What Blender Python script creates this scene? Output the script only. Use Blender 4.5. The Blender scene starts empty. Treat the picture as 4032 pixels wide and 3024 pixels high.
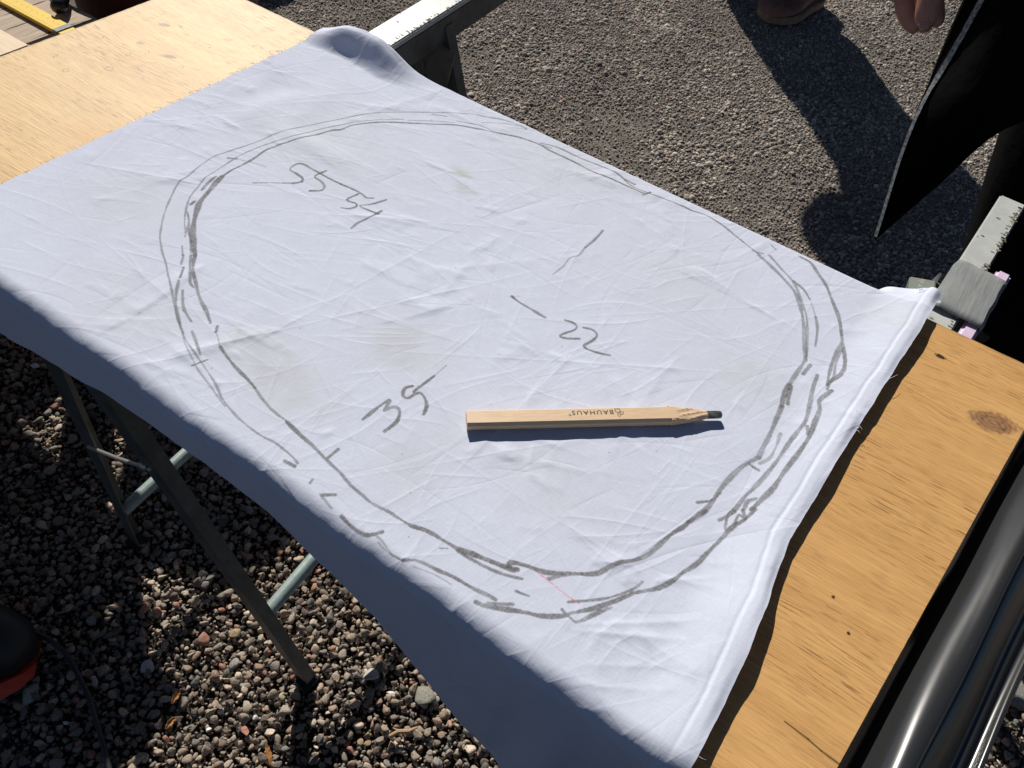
import bpy, bmesh, math, random
import numpy as np
from mathutils import Vector, Matrix
random.seed(7); RNG = np.random.default_rng(7)
D = bpy.data; C = bpy.context.scene.collection; SC = bpy.context.scene
RAD = math.radians

# ------------------------------------------------------------------ camera, sky, sun, exposure
TOP = 0.70                                   # height of the board top above the ground
cd = D.cameras.new('camera'); cam = D.objects.new('camera', cd); C.objects.link(cam)
cd.sensor_width = 36; cd.lens = 29.116; cd.clip_start = 0.02; cd.clip_end = 400
RX, RY, RZ = Vector((0.81432476, 0.48247642, -0.32263243)), Vector((0.57289313, -0.57898756, 0.58014383)), Vector((0.09310555, -0.65725939, -0.74789134))
right = Vector((RX[0], RY[0], RZ[0])); down = Vector((RX[1], RY[1], RZ[1])); fwd = Vector((RX[2], RY[2], RZ[2]))
cam.matrix_world = Matrix(((right[0], -down[0], -fwd[0], 0), (right[1], -down[1], -fwd[1], 0), (right[2], -down[2], -fwd[2], TOP + 0.442), (0, 0, 0, 1)))
SC.camera = cam
SUN_EL = RAD(37); sx, sy = -0.755, 0.655
w = D.worlds.new('World'); SC.world = w; w.use_nodes = True
nt = w.node_tree; bg = nt.nodes['Background']
sky = nt.nodes.new('ShaderNodeTexSky'); sky.sky_type = 'NISHITA'; sky.sun_disc = False
sky.air_density = .55; sky.dust_density = .4; sky.sun_elevation = SUN_EL; sky.sun_rotation = math.atan2(sx, sy) % (2 * math.pi)
nt.links.new(sky.outputs[0], bg.inputs[0]); bg.inputs[1].default_value = 0.05
sl = D.lights.new('sun', 'SUN'); sl.energy = 5.0; sl.angle = RAD(0.53); sl.color = (1.0, 0.95, 0.87)
so = D.objects.new('sun', sl); C.objects.link(so)
sd = Vector((sx * math.cos(SUN_EL), sy * math.cos(SUN_EL), math.sin(SUN_EL)))
so.rotation_euler = sd.to_track_quat('Z', 'Y').to_euler(); so.location = (-3, 3, 4)
SC.view_settings.view_transform = 'Standard'; SC.view_settings.look = 'None'
SC.view_settings.exposure = 0.0; SC.view_settings.gamma = 1; SC.view_settings.use_curve_mapping = False
SC.cycles.max_bounces = 6; SC.cycles.diffuse_bounces = 3; SC.cycles.use_denoising = True

# ------------------------------------------------------------------ helpers
def tag(o, label=None, cat=None, group=None, kind=None):
    if label: o['label'] = label
    if cat: o['category'] = cat
    if group: o['group'] = group
    if kind: o['kind'] = kind
    return o
def empty(name, loc, label, cat, group=None):
    o = D.objects.new(name, None); C.objects.link(o); o.location = loc; o.empty_display_size = .05
    return tag(o, label, cat, group)
def link(name, me, mat, parent=None, smooth=False):
    o = D.objects.new(name, me); C.objects.link(o)
    if mat and not me.materials: me.materials.append(mat)
    if parent is not None:
        o.parent = parent; o.matrix_parent_inverse = Matrix.Translation(-parent.location) if parent.type == 'EMPTY' else parent.matrix_world.inverted()
        if parent.type != 'EMPTY': o.matrix_parent_inverse = Matrix.Identity(4)
    if smooth: me.polygons.foreach_set('use_smooth', [True] * len(me.polygons))
    return o
def mesh(name, V, F):
    me = D.meshes.new(name); me.from_pydata([tuple(v) for v in V], [], [tuple(f) for f in F]); me.update(); return me
def np_mesh(name, V, F):                     # V (n,3), F (m,k) with k = 3 or 4
    me = D.meshes.new(name); V = np.asarray(V, np.float32); F = np.asarray(F, np.int32); k = F.shape[1]
    me.vertices.add(len(V)); me.vertices.foreach_set('co', V.ravel())
    me.loops.add(F.size); me.loops.foreach_set('vertex_index', F.ravel())
    me.polygons.add(len(F)); me.polygons.foreach_set('loop_start', np.arange(0, F.size, k, dtype=np.int32))
    me.update(calc_edges=True); return me
def bm_obj(name, bm, mat, parent=None, smooth=False, bevel=0, seg=2):
    bmesh.ops.recalc_face_normals(bm, faces=bm.faces)
    if bevel: bmesh.ops.bevel(bm, geom=list(bm.edges), offset=bevel, segments=seg, affect='EDGES', clamp_overlap=True)
    me = D.meshes.new(name); bm.to_mesh(me); bm.free()
    o = link(name, me, mat, parent, False)
    if smooth: smooth_auto(me)
    return o
def smooth_auto(me, ang=40):
    me.polygons.foreach_set('use_smooth', [True] * len(me.polygons))
    try: me.set_sharp_from_angle(angle=RAD(ang))
    except Exception: pass
def box(bm, c, d, X=(1, 0, 0), Y=(0, 1, 0), Z=(0, 0, 1)):
    X, Y, Z, c = Vector(X), Vector(Y), Vector(Z), Vector(c)
    vs = [bm.verts.new(c + X * (a * d[0] / 2) + Y * (b * d[1] / 2) + Z * (e * d[2] / 2)) for a in (-1, 1) for b in (-1, 1) for e in (-1, 1)]
    for f in ((0, 1, 3, 2), (4, 6, 7, 5), (0, 4, 5, 1), (2, 3, 7, 6), (0, 2, 6, 4), (1, 5, 7, 3)): bm.faces.new([vs[i] for i in f])
def beam(bm, a, b, wd, hg, up=(0, 0, 1)):    # box beam from a to b
    a, b = Vector(a), Vector(b); Y = (b - a).normalized(); X = Y.cross(Vector(up)).normalized(); Z = X.cross(Y)
    box(bm, (a + b) / 2, (wd, (b - a).length, hg), X, Y, Z)
def tube(bm, pts, r, n=12, cap=True):
    pts = [Vector(p) for p in pts]; rs = r if hasattr(r, '__len__') else [r] * len(pts); rings = []
    up = Vector((0.3, 0.2, 1)).normalized()
    for i, p in enumerate(pts):
        t = (pts[min(i + 1, len(pts) - 1)] - pts[max(i - 1, 0)]).normalized()
        if abs(t.dot(up)) > .98: u = t.cross(Vector((1, 0, 0))).normalized()
        else: u = t.cross(up).normalized()
        v = t.cross(u)
        rings.append([bm.verts.new(p + (u * math.cos(2 * math.pi * k / n) + v * math.sin(2 * math.pi * k / n)) * rs[i]) for k in range(n)])
    for a, b in zip(rings, rings[1:]):
        for k in range(n): bm.faces.new((a[k], a[(k + 1) % n], b[(k + 1) % n], b[k]))
    if cap: bm.faces.new(rings[0][::-1]); bm.faces.new(rings[-1])
def spline(pts, m=8):                        # Catmull-Rom
    P = [np.array(p, float) for p in pts]; P = [2 * P[0] - P[1]] + P + [2 * P[-1] - P[-2]]; out = []
    for i in range(1, len(P) - 2):
        for k in range(m):
            t = k / m; out.append(.5 * ((2 * P[i]) + (-P[i-1] + P[i+1]) * t + (2*P[i-1] - 5*P[i] + 4*P[i+1] - P[i+2]) * t*t + (-P[i-1] + 3*P[i] - 3*P[i+1] + P[i+2]) * t**3))
    out.append(P[-2]); return out

# vectorised noise
_ga = RNG.uniform(0, 2 * np.pi, (256, 256)); _GC = np.cos(_ga).astype(np.float32).ravel(); _GS = np.sin(_ga).astype(np.float32).ravel()
def noise2(x, y, seed=0):                    # gradient noise about -0.7 .. 0.7
    x, y = np.broadcast_arrays(np.asarray(x, np.float32), np.asarray(y, np.float32)); xb = np.floor(x); yb = np.floor(y); xf = x - xb; yf = y - yb
    ix = (xb.astype(np.int32) + seed * 37) & 255; iy = (yb.astype(np.int32) + seed * 91) & 255; ix1 = (ix + 1) & 255; iy1 = (iy + 1) & 255; ix = ix << 8; ix1 = ix1 << 8
    def g(i, dx, dy): return _GC[i] * dx + _GS[i] * dy
    u = xf * xf * xf * (xf * (xf * 6 - 15) + 10); v = yf * yf * yf * (yf * (yf * 6 - 15) + 10)
    n0 = g(ix + iy, xf, yf); n0 += (g(ix1 + iy, xf - 1, yf) - n0) * u; n1 = g(ix + iy1, xf, yf - 1); n1 += (g(ix1 + iy1, xf - 1, yf - 1) - n1) * u
    return n0 + (n1 - n0) * v
def fbm(x, y, o=4, seed=0): return sum(noise2(x * 2 ** i, y * 2 ** i, seed + i) / 2 ** i for i in range(o))
def lo(X, Y, f, k=5):                        # smooth fields: work out coarsely, then enlarge
    h_, w_ = X.shape; xc = X[::k, ::k]; yc = Y[::k, ::k]; c = f(xc, yc); i = np.arange(h_) / k; j = np.arange(w_) / k
    i0 = np.minimum(i.astype(int), c.shape[0] - 2); j0 = np.minimum(j.astype(int), c.shape[1] - 2); fi = (i - i0)[:, None]; fj = (j - j0)[None]
    r = c[i0] * (1 - fi) + c[i0 + 1] * fi; return r[:, j0] * (1 - fj) + r[:, j0 + 1] * fj
def sst(a, b, x): t = np.clip((x - a) / (b - a), 0, 1); return t * t * (3 - 2 * t)
def to_lin(c): c = np.asarray(c, float) / 255; return np.where(c <= .04045, c / 12.92, ((c + .055) / 1.055) ** 2.4)
def to_srgb(c): c = np.clip(c, 0, 1); return np.where(c <= .0031308, c * 12.92, 1.055 * c ** (1 / 2.4) - .055)
def image(name, arr):                        # arr (h,w,3) linear albedo -> sRGB 8 bit image made in memory
    h, w_ = arr.shape[:2]; im = D.images.new(name, w_, h); px = np.ones((h, w_, 4), np.float32); px[..., :3] = to_srgb(arr)
    im.pixels.foreach_set(px.ravel()); im.update(); im.pack(); return im

def mat(name, col, rough=.6, metal=0, noise=None, bump=None, spec=.5, rot=0, **kw):
    m = D.materials.new(name); m.use_nodes = True; t = m.node_tree; b = t.nodes['Principled BSDF']
    b.inputs['Base Color'].default_value = (*col, 1); b.inputs['Roughness'].default_value = rough; b.inputs['Metallic'].default_value = metal
    b.inputs['Specular IOR Level'].default_value = spec
    for k, v in kw.items(): b.inputs[k].default_value = v
    tc = t.nodes.new('ShaderNodeTexCoord')
    src = tc.outputs['Object']
    if rot:
        mr_ = t.nodes.new('ShaderNodeMapping'); mr_.inputs['Rotation'].default_value = (0, 0, rot); t.links.new(src, mr_.inputs[0]); src = mr_.outputs[0]
    if noise:                                # (scale, second colour, low, high, stretch)
        sc, c2, lo, hi, st = noise
        mp = t.nodes.new('ShaderNodeMapping'); mp.inputs['Scale'].default_value = st; t.links.new(src, mp.inputs[0])
        n = t.nodes.new('ShaderNodeTexNoise'); n.inputs['Scale'].default_value = sc; n.inputs['Detail'].default_value = 6; n.inputs['Roughness'].default_value = .65
        t.links.new(mp.outputs[0], n.inputs[0])
        r = t.nodes.new('ShaderNodeValToRGB'); r.color_ramp.elements[0].position = lo; r.color_ramp.elements[1].position = hi
        r.color_ramp.elements[0].color = (*col, 1); r.color_ramp.elements[1].color = (*c2, 1)
        t.links.new(n.outputs[0], r.inputs[0]); t.links.new(r.outputs[0], b.inputs['Base Color'])
    if bump:                                 # (scale, strength, distance, stretch)
        mp = t.nodes.new('ShaderNodeMapping'); mp.inputs['Scale'].default_value = bump[3] if len(bump) > 3 else (1, 1, 1); t.links.new(tc.outputs['Object'], mp.inputs[0])
        n = t.nodes.new('ShaderNodeTexNoise'); n.inputs['Scale'].default_value = bump[0]; n.inputs['Detail'].default_value = 5
        t.links.new(mp.outputs[0], n.inputs[0])
        bp = t.nodes.new('ShaderNodeBump'); bp.inputs['Strength'].default_value = bump[1]; bp.inputs['Distance'].default_value = bump[2]
        t.links.new(n.outputs[0], bp.inputs['Height']); t.links.new(bp.outputs[0], b.inputs['Normal'])
    return m
def img_mat(name, im, rough, spec=.5, bump=None):
    m = mat(name, (.5, .5, .5), rough, spec=spec, bump=bump); t = m.node_tree
    n = t.nodes.new('ShaderNodeTexImage'); n.image = im; n.interpolation = 'Cubic'; n.extension = 'EXTEND'
    uv = t.nodes.new('ShaderNodeUVMap'); uv.uv_map = 'UVMap'; t.links.new(uv.outputs[0], n.inputs[0])
    t.links.new(n.outputs[0], t.nodes['Principled BSDF'].inputs['Base Color']); return m
def uv_planar(me, fx, fy, x0, y0, x1, y1):
    uv = me.uv_layers.new(name='UVMap'); n = len(me.loops); vi = np.empty(n, np.int32); me.loops.foreach_get('vertex_index', vi)
    co = np.empty(len(me.vertices) * 3, np.float32); me.vertices.foreach_get('co', co); co = co.reshape(-1, 3)
    a = np.stack([(co[vi, fx] - x0) / (x1 - x0), (co[vi, fy] - y0) / (y1 - y0)], 1); uv.data.foreach_set('uv', a.astype(np.float32).ravel())

# ------------------------------------------------------------------ ground
def col_attr_mat(name, rough=.85, spec=.35, scale=300, var=.35):
    m = mat(name, (.2, .2, .2), rough, spec=spec, bump=(scale, .5, .0015)); t = m.node_tree; b = t.nodes['Principled BSDF']
    a = t.nodes.new('ShaderNodeAttribute'); a.attribute_name = 'tint'
    tc = t.nodes.new('ShaderNodeTexCoord'); n = t.nodes.new('ShaderNodeTexNoise'); n.inputs['Scale'].default_value = scale; n.inputs['Detail'].default_value = 4
    t.links.new(tc.outputs['Object'], n.inputs[0])
    mr = t.nodes.new('ShaderNodeMapRange'); mr.inputs[1].default_value = .3; mr.inputs[2].default_value = .7; mr.inputs[3].default_value = 1 - var; mr.inputs[4].default_value = 1 + var
    t.links.new(n.outputs[0], mr.inputs[0]); vm = t.nodes.new('ShaderNodeVectorMath'); vm.operation = 'SCALE'
    t.links.new(a.outputs['Color'], vm.inputs[0]); t.links.new(mr.outputs[0], vm.inputs['Scale']); t.links.new(vm.outputs[0], b.inputs['Base Color'])
    return m
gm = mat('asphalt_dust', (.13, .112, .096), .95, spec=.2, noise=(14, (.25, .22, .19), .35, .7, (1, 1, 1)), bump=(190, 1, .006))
_t = gm.node_tree; _b = _t.nodes['Principled BSDF']; _src = _b.inputs['Base Color'].links[0].from_socket
_g = _t.nodes.new('ShaderNodeNewGeometry'); _s = _t.nodes.new('ShaderNodeSeparateXYZ'); _t.links.new(_g.outputs['Position'], _s.inputs[0])
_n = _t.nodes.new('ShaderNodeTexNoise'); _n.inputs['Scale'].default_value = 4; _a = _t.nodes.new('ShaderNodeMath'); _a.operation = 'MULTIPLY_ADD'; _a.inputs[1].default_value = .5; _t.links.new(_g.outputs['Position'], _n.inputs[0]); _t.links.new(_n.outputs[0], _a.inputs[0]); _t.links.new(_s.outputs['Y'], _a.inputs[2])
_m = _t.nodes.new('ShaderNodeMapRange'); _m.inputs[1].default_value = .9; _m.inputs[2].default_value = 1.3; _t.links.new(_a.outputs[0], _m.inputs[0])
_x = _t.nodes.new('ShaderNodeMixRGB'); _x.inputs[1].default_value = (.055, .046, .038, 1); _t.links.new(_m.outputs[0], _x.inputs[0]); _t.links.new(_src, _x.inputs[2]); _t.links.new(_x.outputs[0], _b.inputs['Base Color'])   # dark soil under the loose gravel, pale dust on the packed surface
def ground_h(x, y): return .006 * fbm(x * 2.2, y * 2.2, 3, 5) + .0035 * noise2(x * 17, y * 17, 9) + .0022 * noise2(x * 41, y * 41, 10)
# fine sheet near the table, coarse sheet out to the horizon, one mesh
xs = np.concatenate([[-120, -40, -15, -6], np.arange(-3.6, 2.4, .03), [5, 15, 40, 120]]); ys = np.concatenate([[-120, -40, -12, -4, -1.5], np.arange(-.6, 4.8, .03), [7, 15, 40, 120]])
GX, GY = np.meshgrid(xs, ys, indexing='ij'); GZ = ground_h(GX, GY) - .004
n_, m_ = GX.shape; I = np.arange(n_ * m_).reshape(n_, m_)
gme = np_mesh('ground', np.stack([GX, GY, GZ], -1).reshape(-1, 3), np.stack([I[:-1, :-1], I[1:, :-1], I[1:, 1:], I[:-1, 1:]], -1).reshape(-1, 4))
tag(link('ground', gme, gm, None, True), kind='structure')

PAL = np.array([(.19, .175, .155), (.25, .23, .2), (.14, .13, .12), (.30, .26, .21), (.22, .17, .135), (.17, .18, .185), (.29, .15, .11), (.36, .33, .29), (.11, .10, .095), (.24, .2, .13)])
PW = np.array([.2, .16, .16, .1, .1, .1, .035, .05, .07, .025]); PW /= PW.sum()
def ico(sub):
    bm = bmesh.new(); bmesh.ops.create_icosphere(bm, subdivisions=sub, radius=1); bm.verts.ensure_lookup_table()
    V = np.array([v.co[:] for v in bm.verts]); F = np.array([[v.index for v in f.verts] for f in bm.faces]); bm.free(); return V, F
def stone_templates(k, sub, seed):
    V0, F0 = ico(sub); r = np.random.default_rng(seed); out = []
    for i in range(k):
        V = V0.copy()
        for _ in range(8):                   # cut flat facets
            nrm = r.normal(size=3); nrm /= np.linalg.norm(nrm); d = r.uniform(.30, .72); q = V @ nrm; V -= np.outer(np.maximum(q - d, 0), nrm)
        V *= r.uniform(.96, 1.06, (len(V), 1)); V *= np.array([1, r.uniform(.6, .95), r.uniform(.45, .75)]); out.append(V)
    return np.array(out), F0
def scatter(name, P, size, templ, F0, tilt, sink, mat_, seed, kind='stuff', glint=0, warm=(1.42, 1.25, 1.10), fade=.15):
    r = np.random.default_rng(seed); n = len(P); T = templ[r.integers(0, len(templ), n)]
    yaw = r.uniform(0, 2 * np.pi, n); a = r.normal(0, tilt, n); b = r.normal(0, tilt, n)
    cy, sy_ = np.cos(yaw), np.sin(yaw); ca, sa = np.cos(a), np.sin(a); cb, sb = np.cos(b), np.sin(b)
    Rz = np.zeros((n, 3, 3)); Rz[:, 0, 0] = cy; Rz[:, 0, 1] = -sy_; Rz[:, 1, 0] = sy_; Rz[:, 1, 1] = cy; Rz[:, 2, 2] = 1
    Rx = np.zeros((n, 3, 3)); Rx[:, 0, 0] = 1; Rx[:, 1, 1] = ca; Rx[:, 1, 2] = -sa; Rx[:, 2, 1] = sa; Rx[:, 2, 2] = ca
    Ry = np.zeros((n, 3, 3)); Ry[:, 1, 1] = 1; Ry[:, 0, 0] = cb; Ry[:, 0, 2] = sb; Ry[:, 2, 0] = -sb; Ry[:, 2, 2] = cb
    M = Rx @ Ry @ Rz; V = np.einsum('nij,nvj->nvi', M, T) * size[:, None, None]
    V += P[:, None, :]; V[:, :, 2] += (size * sink)[:, None]
    nv = templ.shape[1]; F = (F0[None] + (np.arange(n) * nv)[:, None, None]).reshape(-1, 3)
    me = np_mesh(name, V.reshape(-1, 3), F)
    c = PAL[r.choice(len(PAL), n, p=PW)] * r.uniform(.75, 1.2, (n, 1)) * (1 + .35 * fbm(P[:, 0] * 2.6, P[:, 1] * 2.6, 3, 35))[:, None] * np.array(warm)
    c = c * (1 - fade) + c.mean(1, keepdims=True) * np.array([1.06, 1.0, .93]) * fade
    if glint: c[r.random(n) < glint] = (.75, .73, .7)
    at = me.attributes.new('tint', 'FLOAT_COLOR', 'POINT'); cc = np.ones((n, nv, 4), np.float32); cc[..., :3] = c[:, None, :]
    at.data.foreach_set('color', cc.ravel()); return tag(link(name, me, mat_, None, False), kind=kind)
def inside(x, y, marg=60):                   # keep only ground the photograph (and a step aside) could see
    dx, dy, dz = x, y, -(TOP + .442) * np.ones_like(x)
    cx = dx * right[0] + dy * right[1] + dz * right[2]; cy = dx * down[0] + dy * down[1] + dz * down[2]; cz = dx * fwd[0] + dy * fwd[1] + dz * fwd[2]
    u = 512 + 828 * cx / cz; v = 384 + 828 * cy / cz; return (cz > .1) & (u > -marg) & (u < 1024 + marg) & (v > -marg) & (v < 768 + marg), u, v
stone_mat = col_attr_mat('gravel_stone', .85, .3, 420, .3); aggregate_mat = col_attr_mat('aggregate_stone', .8, .35, 500, .2)
# loose gravel, around and under the table
def pts(x0, x1, y0, y1, step, seed, jit=.5):
    r = np.random.default_rng(seed); gx, gy = np.meshgrid(np.arange(x0, x1, step), np.arange(y0, y1, step)); gx = gx + r.uniform(-jit, jit, gx.shape) * step; gy = gy + r.uniform(-jit, jit, gy.shape) * step
    return gx.ravel(), gy.ravel(), r
def band(x, y): return sst(1.05, .62, y + .12 * fbm(x * 3, y * 3, 3, 21))   # loose gravel gives way to the packed surface beyond the table
LP = []; LS = []
for step, s0, s1, sd_, zo in ((.0072, .0030, .0055, 1, 0), (.0118, .0050, .0088, 2, .003), (.026, .007, .0115, 3, .006)):
    x, y, r = pts(-1.75, .75, -.25, 1.25, step, sd_); k, u, v = inside(x, y, 40); k &= r.random(len(x)) < band(x, y)
    k &= ~((u > 60) & (u < 780) & (v < 300)); x, y = x[k], y[k]
    LP.append(np.stack([x, y, ground_h(x, y) + zo], 1)); LS.append(s0 + (s1 - s0) * r.random(len(x)) ** 1.6)
t80, f80 = stone_templates(14, 2, 5); t20, f20 = stone_templates(14, 1, 6)
# one object: small stones use the light template, larger ones the fine one
A = scatter('loose_gravel', np.concatenate(LP[:1]), np.concatenate(LS[:1]), t20, f20, .5, .25, stone_mat, 11)
B = scatter('gravel_layer', np.concatenate(LP[1:]), np.concatenate(LS[1:]), t80, f80, .45, .30, stone_mat, 12, glint=.004)
# packed aggregate beyond the table
def dome():
    V = [(0, 0, .50)]; F = []
    for k in range(5): a = 2 * math.pi * k / 5; V.append((.66 * math.cos(a), .66 * math.sin(a), .36))
    for k in range(5): a = 2 * math.pi * (k + .5) / 5; V.append((math.cos(a), math.sin(a), -.3))
    for k in range(5):
        k2 = (k + 1) % 5; F += [(0, 1 + k, 1 + k2), (1 + k, 6 + k, 1 + k2), (1 + k2, 6 + k, 6 + k2)]
    return np.array(V), np.array(F)
dv, df = dome(); rr = np.random.default_rng(4); dts = np.array([dv * np.array([1, rr.uniform(.6, 1), rr.uniform(.7, 1.3)]) * rr.uniform(.8, 1.2, (len(dv), 1)) for _ in range(16)])
x, y, r = pts(-3.2, 1.3, .45, 4.4, .0076, 8); k, u, v = inside(x, y, 25); k &= r.random(len(x)) > band(x, y) * .9
k &= ~((v > 80 + (u - 400) * .47) & (u > 60)) | (u > 900); k &= (x > -2.75) 
patch = fbm(x * 3.5, y * 3.5, 4, 31); k &= r.random(len(x)) < .96 - .30 * sst(.0, .35, patch); x, y = x[k], y[k]
sz = .0026 + .0040 * r.random(len(x)) ** 3 + .0055 * (r.random(len(x)) < .06) * r.random(len(x)); sz *= 1 + .55 * fbm(x * 3.2, y * 3.2, 2, 33)
AG = scatter('packed_aggregate', np.stack([x, y, ground_h(x, y) - .002], 1), sz, dts, df, .35, .0, aggregate_mat, 13, glint=.0012, warm=(1.75, 1.56, 1.36), fade=.55)

# a few stones that stand out
for nm, px, py, s_, c_, lab in (
    ('stone', -.255, .336, .021, (.25, .24, .2), 'largest grey-brown rock lying in the sunlit gravel close to the cloth edge'),
    ('stone', -.331, .316, .014, (.42, .41, .38), 'pale pointed wedge of stone left of the largest rock'),
    ('stone', -.576, .143, .013, (.5, .5, .48), 'smooth white pebble on the border of the dark shadow'),
    ('stone', -.549, .217, .011, (.36, .18, .14), 'reddish pink stone in the middle of the sunlit gravel'),
    ('stone', -.665, .032, .019, (.3, .29, .26), 'round pale rock in the shade beside the red stripe of the tool'),
    ('stone', -.601, .343, .012, (.33, .2, .15), 'long reddish stone between the two trestle legs'),
    ('stone', .425, .86, .032, (.2, .19, .18), 'dark rock at the right border beyond the black plastic moulding')):
    Vt = t80[RNG.integers(0, 14)] * s_; Vt = Vt.copy(); me = np_mesh(nm, Vt, f80); at = me.attributes.new('tint', 'FLOAT_COLOR', 'POINT')
    at.data.foreach_set('color', np.tile(np.array([*c_, 1], np.float32), len(Vt)))
    o = link(nm, me, stone_mat); o.location = (px, py, float(ground_h(np.array([px]), np.array([py]))[0]) + s_ * .4 + .006); o.rotation_euler = (0.2, .15, RNG.uniform(0, 6)); tag(o, lab, 'stone', 'stones that stand out of the gravel')
# dead leaves and twig
leaf_m = mat('dry_leaf', (.42, .2, .06), .8, noise=(120, (.25, .12, .04), .4, .6, (1, 1, 1)))
for (px, py, L, W, rz, lab) in ((-.512, .14, .02, .008, 1.9, 'ochre dead leaf nearest the shadow border, upper of the two on the gravel'), (-.491, .114, .019, .0075, 1.7, 'bright orange dead leaf scrap on sunlit gravel, lower of the two'), (-.364, .16, .03, .007, 2.6, 'long curled yellow-brown leaf near the foot of the longer leg')):
    V = []; F = []
    for i in range(9):
        t = i / 8; wv = W * math.sin(math.pi * min(1, t * .95 + .05)) * (1 + .25 * math.sin(i * 2.3)) / 2
        for j in (-1, 0, 1): V.append(((t - .5) * L, j * wv, .003 * abs(j) + .003 * math.sin(t * 3)))
    for i in range(8):
        for j in range(2): a = i * 3 + j; F.append((a, a + 1, a + 4, a + 3))
    o = link('dead_leaf', mesh('dead_leaf', V, F), leaf_m); o.location = (px, py, .016); o.rotation_euler = (.2, .1, rz); so_ = o.modifiers.new('s', 'SOLIDIFY'); so_.thickness = .0006; tag(o, lab, 'leaf', 'dead leaves on the gravel')
bm = bmesh.new(); tube(bm, [(-.018, 0, 0), (-.006, .002, .002), (.008, -.001, .002), (.02, .002, 0)], [.0018, .003, .0028, .0012], 7); tube(bm, [(-.004, .002, .002), (-.012, .008, .003)], [.002, .0008], 6)
o = bm_obj('twig', bm, mat('dry_wood_chip', (.45, .3, .15), .8), None, True); o.location = (-.246, .283, .018); o.rotation_euler = (0, 0, .9); tag(o, 'short forked yellow-brown wood chip on gravel under the hanging cloth edge', 'twig')

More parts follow.
